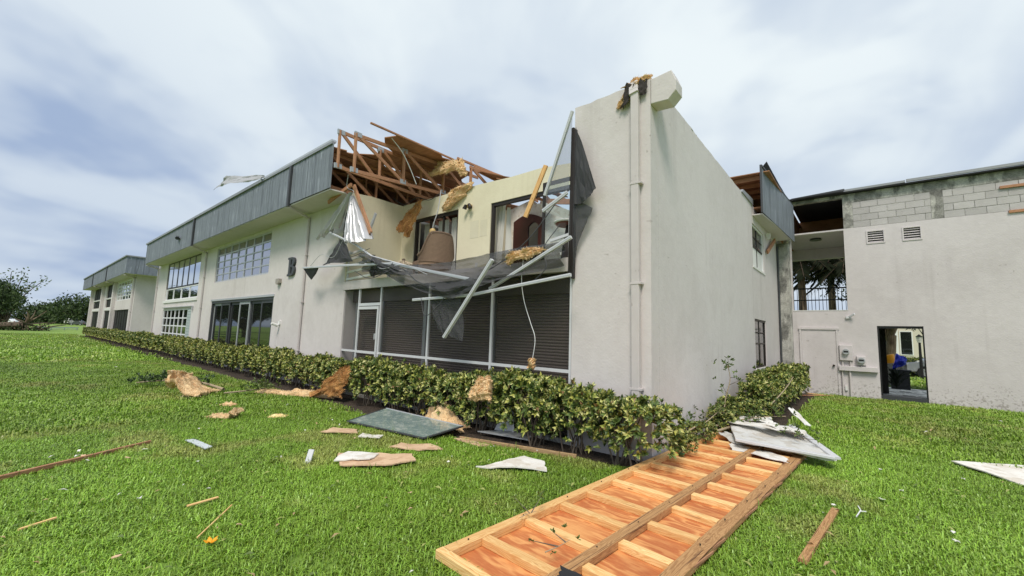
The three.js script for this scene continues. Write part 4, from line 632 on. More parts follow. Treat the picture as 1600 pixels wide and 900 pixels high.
{ // overturned round wicker basket
  const t = thing('wicker_basket', 'pale open wicker basket overturned beside the wicker chair', 'basket'); const gs = [];
  for (let i = 0; i < 14; i++) { const a = i / 14 * 6.283; gs.push(tube([[Math.cos(a) * 0.36, 0, Math.sin(a) * 0.36], [Math.cos(a + 0.15) * 0.32, 0.16, Math.sin(a + 0.15) * 0.32], [Math.cos(a + 0.3) * 0.1, 0.27, Math.sin(a + 0.3) * 0.1]], 0.012, 5, 8)); }
  obj('rods', gs, M({ color: lin(0.55, 0.46, 0.34), roughness: 0.8 }), t);
  const ringOf = (r, y) => { const g = new THREE.TorusGeometry(r, 0.014, 6, 30); g.rotateX(Math.PI / 2); g.translate(0, y, 0); return boxUV(g); }; obj('hoop', [ringOf(0.365, 0.015), ringOf(0.3, 0.18), ringOf(0.12, 0.265)], M({ color: lin(0.48, 0.40, 0.30), roughness: 0.8 }), t);
  const k = new THREE.SphereGeometry(0.05, 10, 8); k.translate(0, 0.31, 0); obj('knob', boxUV(k), MAT.bark, t);
  t.position.set(-7.15, 3.22, -0.95);
  const s = thing('low_table', 'low white table behind the overturned basket', 'table'); obj('tabletop', plateXZ([[-7.65, -0.65], [-6.5, -0.6], [-6.5, -1.3], [-7.65, -1.35]], 3.17, 3.215), MAT.whitePaint, s); for (const [x, z] of [[-7.5, -0.75], [-6.62, -0.72], [-7.5, -1.25], [-6.62, -1.2]]) obj('leg', box(x - 0.03, x + 0.03, 2.905, 3.17, z - 0.03, z + 0.03), MAT.whitePaint, s); settle(s);
}
{ // curtains
  const cur = (x0, x1, y0, y1, z, label, seed, pull = 0) => { const n = Math.max(18, Math.round((x1 - x0) * 40)); tag(settle(obj('curtain', sheet([0, 0, 0], [1, 0, 0], [1, 1, 0], [0, 1, 0], { n, m: 10, th: 0.006, fn: (p, u, v) => { const x = lerp(x0, x1, u) + pull * (1 - v) * (u - 0.2); p.set(x, lerp(y0, y1, v), z + Math.sin((u * (x1 - x0) * 9 + seed) * 6.283) * 0.035 * (0.6 + 0.4 * (1 - v)) + (fbm(u * 5, v * 3, seed, 3) - 0.5) * 0.06 * (1 - v)); } }), MAT.curtain)), label, 'curtain'); };
  cur(-7.66, -7.2, 2.97, 4.82, -1.98, 'white curtain at the left of the window behind the wicker chair', 1);
  cur(-7.05, -6.62, 2.97, 4.82, -2.0, 'white curtain in the middle of the window behind the wicker chair', 2);
  cur(-6.45, -6.0, 2.97, 4.82, -1.98, 'white curtain at the right of the window behind the wicker chair', 3);
  cur(-4.92, -4.5, 2.95, 4.90, -1.99, 'long white curtain at the left of the wide balcony doorway', 4, -0.15);
  cur(-4.5, -4.40, 2.95, 4.80, -2.06, 'narrow white curtain swinging free inside the wide balcony doorway', 5, 0.16);
}
{ // dark arched double door in the room
  const t = thing('arched_door', 'dark red arched door with glass panels inside the open room', 'door');
  const arch = (x0, x1, y0, y1, rise, inset = 0) => { const a = [[x0, y0], [x1, y0]]; for (let i = 0; i <= 12; i++) { const u = i / 12; a.push([lerp(x1, x0, u), y1 + Math.sin(u * Math.PI) * rise]); } return a; };
  const hole = arch(-4.98, -4.62, 3.4, 4.72, 0.1);
  obj('leaf', plateXY(arch(-5.52, -4.52, 2.92, 4.92, 0.16), [hole], -3.60, -3.54), MAT.redDoor, t);
  obj('pane', plateXY(hole, [], -3.58, -3.572), MAT.pane, t);
  obj('handle', box(-5.06, -5.03, 3.85, 4.05, -3.54, -3.5), MAT.paleMetal, t);
  settle(t);
}
{ // aluminium-framed glass panel swung out at the right of the balcony
  const t = thing('glass_door_panel', 'loose glass door panel with dark frame at the right of the balcony', 'door');
  obj('frame', [box(-2.32, -2.27, 2.93, 4.52, -0.62, -0.58), box(-1.60, -1.55, 2.93, 4.5, -0.62, -0.58), box(-2.27, -1.60, 4.45, 4.52, -0.62, -0.58), box(-2.27, -1.60, 2.93, 3.0, -0.62, -0.58)], MAT.bronze, t);
  pane(-1.935, 3.72, -0.60, 0.66, 1.44, 0.006, M({ color: lin(0.9, 0.95, 0.95), roughness: 0.03, transmission: 1, thickness: 0, ior: 1.5 }, true), t); settle(t);
}
{ const t = thing('round_table', 'small round red table with a white rim beside the glass panel', 'table'); const X = -1.58, Z = -0.32; const a = new THREE.CylinderGeometry(0.22, 0.20, 0.05, 32); a.translate(X, 3.56, Z); obj('tabletop', boxUV(a), M({ color: lin(0.18, 0.05, 0.04), roughness: 0.4 }), t); const b = new THREE.TorusGeometry(0.222, 0.022, 8, 40); b.rotateX(Math.PI / 2); b.translate(X, 3.58, Z); obj('rim', boxUV(b), MAT.whitePaint, t); const l = new THREE.CylinderGeometry(0.03, 0.12, 0.62, 14); l.translate(X, 3.22, Z); obj('pedestal', boxUV(l), MAT.bronze, t); settle(t); }
{ const g = sheet([-2.2, 2.95, -2.6], [-1.4, 2.95, -2.9], [-1.5, 4.5, -3.3], [-2.9, 4.4, -3.1], { th: 0.016, amp: 0.08, rag: 0.3, seed: 61 }); tag(settle(obj('gypsum_sheet', g, MAT.gypsum)), 'fallen white ceiling board leaning inside the wide balcony doorway', 'ceiling board');
  const h = sheet([-4.35, 5.02, -3.3], [-2.4, 4.15, -3.2], [-2.3, 4.35, -3.1], [-4.3, 5.25, -3.25], { th: 0.016, amp: 0.03, rag: 0.2, seed: 63 }); tag(settle(obj('gypsum_sheet', h, MAT.gypsum)), 'sloping white strip of ceiling board above the arched door', 'ceiling board');
  stickThing('fallen_rafter', 'fallen dark rafter crossing behind the arched door', [-4.4, 5.3, -3.35], [-2.2, 4.75, -2.9], 0.05, 0.14, MAT.truss); }
stickThing('leaning_board', 'yellow pine board leaning out over the cream balcony wall', [-2.60, 5.10, -1.05], [-3.02, 4.06, -0.95], 0.05, 0.09, MAT.pineB);
{ const t = thing('wall_lamp', 'small twin lamp on the cream balcony wall', 'lamp'); for (const s of [-1, 1]) { const c = new THREE.CylinderGeometry(0.035, 0.06, 0.12, 12); c.rotateZ(s * 0.5); c.translate(-5.44 + s * 0.08, 4.88, -1.58); obj('lamp_shade', boxUV(c), MAT.bronze, t); } obj('bracket', box(-5.5, -5.38, 4.86, 4.94, -1.695, -1.6), M({ color: lin(0.5, 0.36, 0.12), roughness: 0.4, metalness: 0.6 }), t); settle(t); }
{ const t = thing('pendant_light', 'small pendant light hanging by its wire over the wicker chair', 'lamp'); obj('wire', tube([[-6.12, 5.35, -1.25], [-6.14, 4.8, -1.2], [-6.24, 4.4, -1.15], [-6.25, 4.32, -1.15]], 0.012, 6, 20), MAT.paleMetal, t); const c = new THREE.SphereGeometry(0.085, 14, 10); c.translate(-6.25, 4.24, -1.15); obj('globe', boxUV(c), M({ color: lin(0.55, 0.38, 0.16), roughness: 0.4 }), t); settle(t); }

{ // thin strips and wires torn loose from the screens
  const strips = [['thin bent strip looping over the bar tip at the white wall', [[-9.4, 3.34, 0.5], [-8.8, 3.6, 0.5], [-8.3, 3.5, 0.42], [-7.9, 3.9, 0.4]]], ['thin pale strip curling under the ribbed sheets', [[-8.2, 4.0, 0.36], [-7.8, 3.55, 0.44], [-7.2, 3.4, 0.5], [-6.6, 3.55, 0.4]]], ['thin dark spline trailing along the balcony edge', [[-7.2, 3.05, 0.4], [-6.2, 2.8, 0.56], [-5.2, 2.95, 0.5], [-4.4, 2.6, 0.6], [-3.9, 2.5, 0.6]]], ['thin bent strip crossing in front of the wicker chair', [[-6.6, 3.3, 0.3], [-5.9, 3.0, 0.5], [-5.1, 3.02, 0.5], [-4.2, 2.75, 0.56]]], ['thin dark spline hanging in a loop over the shutters', [[-4.4, 2.3, 0.52], [-4.2, 1.95, 0.56], [-3.9, 2.1, 0.54], [-3.7, 2.3, 0.52]]], ['thin pale wire slanting past the wide doorway', [[-1.5, 3.75, 0.2], [-1.9, 3.25, 0.3], [-2.3, 2.95, 0.36], [-2.9, 2.62, 0.5]]], ['thin pale wire hanging from the truss ends', [[-7.5, 5.5, 0.6], [-7.6, 5.2, 0.55], [-7.35, 5.05, 0.5], [-7.5, 4.8, 0.5]]], ['thin dark spline dangling by the dark jamb', [[-1.4, 3.4, 0.2], [-1.6, 3.0, 0.35], [-1.5, 2.7, 0.4], [-1.75, 2.45, 0.45]]], ['loose dark cable sagging under the trusses by the cream corner', [[-8.2, 5.5, -1.2], [-7.8, 5.28, -1.3], [-7.3, 5.42, -1.4], [-6.9, 5.3, -1.5], [-6.5, 5.5, -1.6]]]];
  strips.forEach(([label, pts], i) => tag(settle(obj('torn_strip', tube(pts, i % 3 === 2 ? 0.009 : 0.007, 6, 40), [MAT.paleMetal, MAT.darkMetal, MAT.darkMetal][i % 3])), label, 'screen strip'));
}
// ---------------------------------------------------------------- insulation
function fibres(t, seed) {                                          // tufts of glass wool standing off the torn surface
  const r = rng(seed + 900), p = t.geometry.attributes.position, n = t.geometry.attributes.normal, L = new Leaves(), N = Math.min(900, p.count / 5); t.geometry.computeBoundingBox(); const k = clamp(t.geometry.boundingBox.getSize(V(0, 0, 0)).length() / 1.2, 0.25, 1);
  for (let i = 0; i < N; i++) { const j = Math.floor(r() * p.count), d = V(n.getX(j), n.getY(j), n.getZ(j)).add(sph(r).multiplyScalar(0.9)).normalize(), g = 0.75 + r() * 0.4; L.leaf(V(p.getX(j), p.getY(j), p.getZ(j)), d, sph(r), (0.015 + r() * 0.045) * k, (0.006 + r() * 0.012) * k, t.material === MAT.fluffBrown ? [0.46 * g, 0.28 * g, 0.12 * g] : [0.80 * g, 0.62 * g, 0.38 * g]); }
  const o = obj('loose_fibres', L.geo(), MAT.leafMatte, t); o.userData.kind = 'stuff';
}
function insulation(label, c, o = {}) { const t = tag(settle(obj('insulation_batt', sheet(...c, { n: 26, m: 20, th: 0.10, amp: 0.08, freq: 4, rag: 0.5, puff: 1, fn: (p, u, v) => { const k = (fbm(u * 11 + (o.seed ?? 1), v * 11, 7, 3) - 0.5) * 0.10; p.x += k; p.y += k * 0.6; p.z += (fbm(u * 13, v * 13 + (o.seed ?? 1), 9, 3) - 0.5) * 0.10; }, ...o }), o.mat ?? MAT.fluff)), label, 'insulation', o.group); fibres(t, o.seed ?? 1); return t; }
insulation('tan insulation batt caught in the trusses against the sky', [[-7.25, 6.02, -1.55], [-5.75, 5.98, -1.6], [-5.95, 6.30, -1.75], [-6.70, 6.42, -1.7]], { seed: 71, th: 0.16 });
insulation('tan insulation tail trailing down beside the truss ends', [[-6.0, 6.15, -1.5], [-5.62, 5.7, -1.5], [-5.45, 5.72, -1.55], [-5.75, 6.25, -1.6]], { seed: 72 });
insulation('tan insulation batt hanging over the top of the cream wall', [[-6.55, 4.92, -1.60], [-5.95, 5.05, -1.60], [-5.38, 5.48, -1.66], [-6.15, 5.52, -1.66]], { seed: 73, th: 0.14 });
insulation('brown insulation batt dangling in front of the balcony window', [[-8.05, 4.6, -1.28], [-7.32, 4.22, -1.2], [-6.98, 5.2, -1.3], [-7.45, 5.14, -1.35]], { seed: 74, mat: MAT.fluffBrown, th: 0.12, rag: 0.35 });
insulation('cream insulation tuft draped over the balcony edge', [[-2.35, 2.84, 0.42], [-1.68, 2.90, 0.40], [-1.62, 3.05, 0.34], [-2.28, 3.02, 0.34]], { seed: 75, th: 0.08 });
insulation('small cream insulation tuft hanging on the end of a cable', [[-1.92, 1.14, 0.24], [-1.78, 1.12, 0.24], [-1.80, 1.28, 0.24], [-1.9, 1.28, 0.24]], { seed: 76, th: 0.08, n: 12, m: 10, amp: 0.03 });
tag(settle(obj('loose_cable', tube([[-1.99, 2.86, 0.36], [-2.03, 2.55, 0.34], [-2.03, 2.21, 0.26], [-1.90, 1.85, 0.24], [-1.80, 1.6, 0.24], [-1.84, 1.25, 0.24]], 0.006, 6, 40), MAT.whiteVinyl)), 'thin pale cable hanging down in front of the right shutter', 'cable');
insulation('tan insulation shred on the head of the corner wall', [[-0.52, 5.12, 0.02], [-0.40, 5.14, 0.04], [-0.10, 5.46, -0.02], [-0.36, 5.56, -0.06]], { seed: 77, th: 0.05, amp: 0.05 });
insulation('second tan insulation shred over the top of the corner downspout', [[-0.38, 5.40, 0.05], [-0.06, 5.40, 0.04], [-0.02, 5.52, -0.08], [-0.28, 5.56, -0.1]], { seed: 78, th: 0.05, amp: 0.04 });
tag(settle(obj('kraft_paper', [sheet([-0.44, 5.08, 0.05], [-0.30, 5.12, 0.09], [-0.20, 5.40, 0.07], [-0.36, 5.44, 0.05], { th: 0.006, amp: 0.04, rag: 0.4, seed: 79 }), sheet([-0.14, 5.20, 0.08], [-0.04, 5.18, 0.05], [-0.03, 5.42, 0.03], [-0.15, 5.44, 0.06], { th: 0.006, amp: 0.03, rag: 0.4, seed: 80 })], MAT.kraft)), 'black paper backing hanging at the top of the corner downspout', 'paper');
insulation('tan insulation lump sitting on top of the front hedge', [[-2.62, 0.60, 0.86], [-2.20, 0.62, 0.84], [-2.24, 0.95, 0.74], [-2.52, 0.97, 0.74]], { seed: 81, th: 0.16, amp: 0.04, rag: 0.25 });
const flatIns = (label, x, z, w, d, rot, seed, h = 0.14, mat = MAT.fluff, hump = 0.6) => { const o = insulation(label, [[-w / 2, 0, d / 2], [w / 2, 0, d / 2], [w / 2, 0, -d / 2], [-w / 2, 0, -d / 2]], { seed, n: 40, m: 30, th: Math.min(0.05, d * 0.16), amp: 0.0, rag: 0.45, mat, fn: (p, u, v) => { p.y += 0.04 + h * Math.pow(Math.sin(Math.PI * clamp(u, 0, 1)) * Math.sin(Math.PI * clamp(v, 0, 1)), hump) * (0.1 + 1.5 * smooth(0.3, 0.75, fbm(u * 3.0 + seed, v * 2.2, seed, 3))) + (fbm(u * 12, v * 9, seed + 3, 4) - 0.5) * 0.12 * Math.min(w, d); p.x += (fbm(u * 7, v * 7, seed + 5, 3) - 0.5) * 0.22 * Math.min(w, d); p.z += (fbm(u * 7 + 50, v * 7, seed + 5, 3) - 0.5) * 0.22 * Math.min(w, d); } }); o.position.x += x; o.position.z += z; o.rotation.y = rot; return o; };
{ const o = insulation('large tan insulation batt folded over on the lawn beside a broken branch', [[-0.5, 0, 0.34], [0.5, 0, 0.42], [0.45, 0, -0.38], [-0.55, 0, -0.36]], { seed: 82, n: 44, m: 26, th: 0.17, amp: 0, rag: 0.35, fn: (p, u, v) => { const k = smooth(0.34, 0.0, u); p.y += 0.09 + 0.26 * Math.exp(-(((u - 0.42) / 0.25) ** 2)) * (0.6 + 0.8 * fbm(u * 4, v * 3, 3, 3)) + 0.50 * k * (1 - 0.3 * v); p.x += 0.30 * k + (fbm(u * 9, v * 9, 5, 3) - 0.5) * 0.10; p.z += (fbm(u * 9 + 50, v * 9, 5, 3) - 0.5) * 0.10; p.y += (fbm(u * 13, v * 9, 7, 4) - 0.5) * 0.07; } }); o.position.x += -9.75; o.position.z += 2.8; o.rotation.y = 0.75; }
{ const o = insulation('small tan insulation curl on the open lawn', [[-0.30, 0, 0.15], [0.28, 0, 0.17], [0.27, 0, -0.15], [-0.32, 0, -0.12]], { seed: 83, n: 30, m: 20, th: 0.07, amp: 0, rag: 0.35, fn: (p, u, v) => { const k = smooth(0.62, 1.0, u); p.y += 0.05 + 0.17 * k - 0.10 * smooth(0.86, 1.0, u) + (fbm(u * 9, v * 7, 7, 4) - 0.5) * 0.05; p.x += -0.12 * k + (fbm(u * 8, v * 8, 5, 3) - 0.5) * 0.06; p.z += (fbm(u * 8 + 50, v * 8, 5, 3) - 0.5) * 0.06; } }); o.position.x += -6.42; o.position.z += 3.02; o.rotation.y = 0.6; }
flatIns('long tan insulation strip lying flat toward the hedge gap', -8.45, 1.05, 2.0, 0.42, 0.45, 84, 0.10);
flatIns('tan insulation roll lying in the soil under the front hedge', -3.62, 0.62, 1.15, 0.42, 0.12, 85, 0.26);
flatIns('tiny tan insulation scrap between the heap and the curl', -7.75, 2.62, 0.3, 0.2, 0.3, 86, 0.05);
flatIns('pale yellow insulation scrap near the small curl', -5.95, 2.35, 0.28, 0.2, 0.9, 87, 0.02, M({ map: T.fluff, color: lin(1.1, 1.25, 1.1), roughness: 1 }));
insulation('rust brown insulation sheet standing in the gap of the hedge', [[-7.75, 0.10, 0.95], [-6.75, 0.15, 0.75], [-6.72, 0.78, 0.55], [-7.05, 0.80, 0.6]], { seed: 88, mat: MAT.fluffBrown, th: 0.08, rag: 0.4 });
// ---------------------------------------------------------------- timber roof panel lying upside down on the grass
{
  const t = thing('roof_panel', 'long pine framed plywood roof panel lying on the lawn', 'roof panel');
  // local: z runs from the near end (0) to the far end (-L); x from the left rail (0) to the right rail (W)
  const L = 6.6, W = 1.36, mid = 0.79, H = 0.064, r = rng(321);
  const ply = (x0, x1, z0, z1) => { const g = box(x0, x1, 0.012, 0.027, z1, z0), u = g.attributes.uv, k = r() * 3; for (let i = 0; i < u.count; i++) u.setXY(i, u.getX(i) + k, u.getY(i) + k * 0.7); return obj('plywood_sheet', g, MAT.ply, t); };
  ply(0.01, W - 0.01, 0, -2.42); ply(0.01, W - 0.01, -2.425, -4.86); ply(0.012, W - 0.012, -4.865, -L);
  const woods = [MAT.pine, MAT.pineB, MAT.pineC];
  const y = 0.028 + H / 2;
  obj('long_rail', beam([0.045, y, 0.0], [0.045, y, -L + 0.1], 0.09, H), MAT.pineB, t);
  obj('long_rail', [beam([mid, y + 0.004, 0.05], [mid, y + 0.004, -3.05], 0.09, H), beam([mid + 0.004, y + 0.002, -3.055], [mid - 0.01, y + 0.002, -L + 0.5], 0.09, H)], MAT.weathered, t);
  obj('long_rail', [beam([W - 0.06, y - 0.006, 0.3], [W - 0.06, y - 0.006, -3.6], 0.12, H - 0.012), beam([W - 0.055, y - 0.006, -3.605], [W - 0.06, y - 0.006, -L + 1.0], 0.12, H - 0.012)], MAT.weathered, t);
  obj('end_board', beam([0.0, y, 0.026], [W, y, 0.03], 0.07, H), MAT.pine, t);
  obj('edge_strip', beam([-0.012, 0.04, -0.05], [-0.012, 0.04, -L + 0.4], 0.02, 0.06), MAT.alu, t);
  for (let k = 0; k < 13; k++) { const z = -0.36 - k * 0.473 + (r() - 0.5) * 0.03, sk = (r() - 0.5) * 0.03; if (z > -L + 0.2) obj('cross_batten', beam([0.092, y - 0.004, z], [mid - 0.047, y - 0.004, z - sk], 0.078 + r() * 0.014, H - 0.006), woods[Math.floor(r() * 3)], t); }
  for (let k = 0; k < 12; k++) { const z = -0.12 - k * 0.478 + (r() - 0.5) * 0.03, sk = (r() - 0.5) * 0.04; if (z > -L + 0.5) obj('cross_batten', beam([mid + 0.047, y - 0.006, z], [W - 0.122, y - 0.006, z - sk], 0.078 + r() * 0.014, H - 0.008), woods[Math.floor(r() * 3)], t); }
  const nails = []; for (let k = 0; k < 26; k++) { const g = new THREE.CylinderGeometry(0.006, 0.006, 0.012, 6); g.translate([0.045, mid, W - 0.06][k % 3] + (r() - 0.5) * 0.04, y + H / 2 + 0.004, -0.2 - Math.floor(k / 3) * 0.62); nails.push(boxUV(g)); } obj('nails', nails, MAT.bronze, t);
  const splits = []; for (let k = 0; k < 9; k++) { const z = -0.9 - r() * 3.6; splits.push(beam([W - 0.004, y - 0.02 + r() * 0.03, z], [W + 0.012 + r() * 0.02, y + r() * 0.02, z - 0.14 - r() * 0.2], 0.008, 0.02)); } obj('splinters', splits, MAT.truss, t);
  t.position.set(-0.19, 0.012, 3.44); t.rotation.y = -0.066; t.rotation.x = 0.003;
}
{ const t = tag(settle(obj('roofing_felt_scrap', sheet([0.62, 0.14, 3.12], [0.98, 0.08, 3.06], [1.02, 0.09, 3.22], [0.66, 0.13, 3.28], { th: 0.008, amp: 0.02, rag: 0.3, seed: 91 }), MAT.felt)), 'black felt scrap lying on the near end of the roof panel', 'felt'); }
// ---------------------------------------------------------------- heap of white siding on the far end of the panel
{
  const white = M({ map: T.gypsum, color: lin(1.0, 1.02, 1.05), roughness: 0.5 });
  const grey = M({ map: T.gypsum, color: lin(0.78, 0.81, 0.85), roughness: 0.6 });
  const t = thing('metal_door_leaf', 'battered white door leaf on top of the far end of the roof panel', 'door');
  const a = [0.36, 0.25, -2.55], b = [1.22, 0.24, -3.0], c = [1.88, 0.16, -1.42], d = [0.72, 0.20, -1.35];
  obj('leaf', sheet(a, b, c, d, { th: 0.03, amp: 0.04, seed: 95, n: 20, m: 20 }), grey, t);
  const A = (p, q, k) => A3(p).lerp(A3(q), k).add(V(0, 0.03, 0));
  obj('edge_channel', [beam(A(c, b, 0), A(c, b, 1), 0.09, 0.03), beam(A(d, c, 0), A(d, c, 0.98), 0.10, 0.035)], MAT.whiteMetal, t); settle(t);
  const pieces = [[[0.34, 0.30, -2.60], [1.05, 0.34, -2.3], [1.20, 0.33, -2.0], [0.36, 0.29, -2.3], 'white crumpled siding strip across the back of the door leaf', 96, white, 0.03],
    [[0.9, 0.30, -2.75], [1.45, 0.32, -2.5], [1.5, 0.30, -2.05], [1.0, 0.33, -2.15], 'torn white siding piece standing up on the door leaf', 97, white, 0.06],
    [[0.60, 0.12, -1.62], [1.35, 0.11, -1.30], [1.42, 0.10, -1.05], [0.70, 0.11, -1.18], 'white corrugated strip peeking from under the door leaf', 98, white, 0.02],
    [[1.05, 0.42, -4.0], [1.35, 0.20, -3.6], [1.42, 0.18, -3.8], [1.12, 0.42, -4.15], 'white bent trim leaning on the side hedge', 99, white, 0.02],
    [[0.42, 0.30, -2.9], [0.9, 0.36, -3.1], [1.0, 0.30, -2.85], [0.5, 0.28, -2.65], 'white siding curl behind the door leaf by the shrubs', 112, white, 0.05],
    [[0.40, 0.16, -2.2], [0.86, 0.16, -1.6], [0.66, 0.14, -1.5], [0.32, 0.15, -2.0], 'pale grey siding scrap under the left of the door leaf', 100, grey, 0.02]];
  for (const [p, q, s, u, label, seed, m, amp] of pieces) tag(settle(obj('siding_piece', sheet(p, q, s, u, { th: 0.008, amp, rag: 0.25, seed, n: 16, m: 8 }), m)), label, 'siding');
}
// ---------------------------------------------------------------- glass sheet, boards and scraps on the lawn
{
  const t = thing('glass_sheet', 'large dusty glass sheet in a thin frame lying by the planting bed', 'glass sheet');
  const P = [[-4.72, 0.055, 1.70], [-2.85, 0.075, 1.52], [-2.80, 0.15, 0.78], [-4.86, 0.16, 0.84]];
  obj('pane', sheet(P[0], P[1], P[2], P[3], { th: 0.012, n: 2, m: 2 }), MAT.glassDirt, t);
  const E = (i, j) => beam(A3(P[i]), A3(P[j]), 0.035, 0.022); obj('frame', [E(0, 1), E(1, 2), E(3, 0)], MAT.darkMetal, t); obj('frame', E(2, 3), MAT.paleMetal, t); settle(t);
}
const flat = (name, label, cat, pts, mat, y = 0.05, o = {}) => { const { th = 0.014, seed = 1, amp = 0.012 } = o; let g = plateXZ(pts, 0, th); const p = g.attributes.position; for (let i = 0; i < p.count; i++) p.setY(i, p.getY(i) + y + (fbm(p.getX(i) * 2.2 + seed, p.getZ(i) * 2.2, seed, 3) - 0.5) * 2 * amp * 2); g.computeVertexNormals(); return tag(settle(obj(name, g, mat)), label, cat); };
const raggedPoly = (pts, seed, k = 0.035, step = 0.09) => { const r = rng(seed), out = []; for (let i = 0; i < pts.length; i++) { const a = pts[i], b = pts[(i + 1) % pts.length], n = Math.max(1, Math.round(Math.hypot(b[0] - a[0], b[1] - a[1]) / step)); for (let j = 0; j < n; j++) out.push([lerp(a[0], b[0], j / n) + (r() - 0.5) * k, lerp(a[1], b[1], j / n) + (r() - 0.5) * k]); } return out; };
flat('ceiling_board_piece', 'tan and white ceiling board piece in the middle of the lawn', 'board', raggedPoly([[-2.55, 3.0], [-2.98, 2.78], [-2.78, 2.52], [-2.35, 2.12], [-2.08, 2.24], [-2.16, 2.62]], 3), MAT.tanBoard, 0.055);
flat('white_foam_sheet', 'white sheet lying on the left half of the tan board', 'foam', raggedPoly([[-2.68, 2.98], [-2.92, 2.70], [-2.58, 2.44], [-2.42, 2.68]], 5, 0.05), MAT.gypsum, 0.075);
flat('white_foam_sheet', 'white wedge shaped foam sheet between the roof panel and glass', 'foam', raggedPoly([[-1.42, 1.86], [-1.30, 1.52], [-1.24, 1.14], [-0.92, 1.14], [-0.70, 1.40], [-0.86, 1.50]], 7), MAT.gypsum, 0.06);
flat('ceiling_board_piece', 'small tan board off the left corner of the glass', 'board', raggedPoly([[-4.26, 2.38], [-4.42, 2.1], [-4.12, 1.86], [-3.86, 2.02]], 9), MAT.tanBoard, 0.045);
flat('ceiling_board_piece', 'narrow tan board in front of the glass sheet', 'board', raggedPoly([[-2.86, 2.1], [-2.92, 1.86], [-2.62, 1.58], [-2.28, 1.62], [-2.45, 1.9]], 11), MAT.tanBoard, 0.045);
flat('white_foam_sheet', 'small white scrap beside the narrow tan board', 'foam', raggedPoly([[-3.62, 2.14], [-3.78, 1.96], [-3.5, 1.78], [-3.36, 1.92]], 13), MAT.gypsum, 0.05);
flat('tan_board_piece', 'tan strip at the edge of the soil next to the glass', 'board', raggedPoly([[-2.62, 1.12], [-2.5, 0.98], [-1.98, 1.0], [-2.1, 1.16]], 15), MAT.tanBoard, 0.04);
flat('white_foam_sheet', 'long white board lying on the grass in front of the courtyard wing', 'foam', raggedPoly([[3.08, -3.12], [3.7, -3.6], [5.2, -4.3], [5.1, -2.2], [3.72, -2.24]], 17, 0.05, 0.2), MAT.gypsum, 0.05);
tag(settle(obj('gutter_piece', sheet([-5.02, 0.05, 3.92], [-4.32, 0.07, 3.86], [-4.33, 0.08, 3.78], [-5.0, 0.055, 3.83], { th: 0.012, amp: 0.01, seed: 3 }), M({ color: lin(0.55, 0.6, 0.62), roughness: 0.5 }))), 'pale gutter offcut lying alone on the open lawn', 'gutter piece');
tag(settle(obj('white_clip', beam([-2.98, 0.02, 3.16], [-3.02, 0.17, 3.10], 0.07, 0.02), MAT.whiteMetal)), 'small white clip standing at the tip of the tan board', 'trim');
stickThing('wood_strip', 'very long thin wood strip at the far side of the open lawn', [-4.28, 0.05, 5.9], [-5.23, 0.045, 4.25], 0.035, 0.05, MAT.truss);
stickThing('wood_strip', 'weathered plank lying on the grass right of the roof panel', [1.80, 0.06, 1.70], [1.93, 0.055, 0.28], 0.06, 0.03, MAT.weathered);
stickThing('wood_strip', 'short pale wood chip in the near grass', [-2.40, 0.06, 4.46], [-2.44, 0.06, 4.22], 0.028, 0.012, MAT.pine);
stickThing('wood_strip', 'thin pale twig slanting in the near grass', [-1.70, 0.05, 4.55], [-2.13, 0.07, 4.20], 0.01, 0.01, MAT.pineC);
stickThing('wood_strip', 'pale stick in the grass near the long wood strip', [-2.78, 0.05, 5.42], [-2.86, 0.055, 5.22], 0.02, 0.015, MAT.pineC);
stickThing('wood_strip', 'brown split board lying by the service door', [0.62, 0.05, -10.4], [1.35, 0.06, -11.1], 0.08, 0.03, MAT.truss);
stickThing('wood_strip', 'pale split board lying by the service door', [0.72, 0.09, -10.9], [1.45, 0.04, -11.2], 0.07, 0.02, MAT.pineB);
stickThing('bed_edging', 'grey wooden edging strip along the soil of the front bed', [-2.60, 0.04, 1.02], [-0.80, 0.05, 0.58], 0.035, 0.06, M({ map: T.weathered, color: lin(0.95, 1.15, 1.45), roughness: 0.9 }));
{ const t = thing('metal_bracket', 'grey bent metal bracket lying under the front hedge', 'metal piece'); obj('plate', plateXZ([[-2.62, 0.62], [-1.72, 0.45], [-1.8, 0.25], [-2.3, 0.18]], 0.07, 0.085), MAT.alu, t); obj('upright', sheet([-2.5, 0.08, 0.35], [-2.2, 0.08, 0.2], [-2.25, 0.42, 0.18], [-2.38, 0.42, 0.25], { th: 0.01 }), MAT.paleMetal, t); settle(t); }
{ const t = thing('orange_blossom', 'single orange blossom fallen in the near grass', 'flower'); for (let k = 0; k < 5; k++) { const a = k / 5 * 6.283; obj('petal', sheet([0, 0.045, 0], [Math.cos(a) * 0.035, 0.055, Math.sin(a) * 0.035], [Math.cos(a + 0.6) * 0.05, 0.075, Math.sin(a + 0.6) * 0.05], [Math.cos(a + 1.1) * 0.03, 0.06, Math.sin(a + 1.1) * 0.03], { th: 0.003, n: 4, m: 4, amp: 0.004, seed: k + 2 }), M({ color: lin(0.85, 0.38, 0.01), roughness: 0.6 }), t); } t.position.set(-1.55, 0, 4.50); }
{ const t = thing('white_hook', 'small white forked plastic hook in the grass right of the plank', 'plastic piece'); obj('stem', beam([2.09, 0.06, 0.36], [2.12, 0.07, 0.17], 0.009, 0.01), MAT.whiteVinyl, t); obj('fork', [beam([2.115, 0.07, 0.2], [2.16, 0.07, 0.17], 0.008, 0.008), beam([2.12, 0.07, 0.17], [2.10, 0.08, 0.08], 0.008, 0.008)], MAT.whiteVinyl, t); settle(t); }
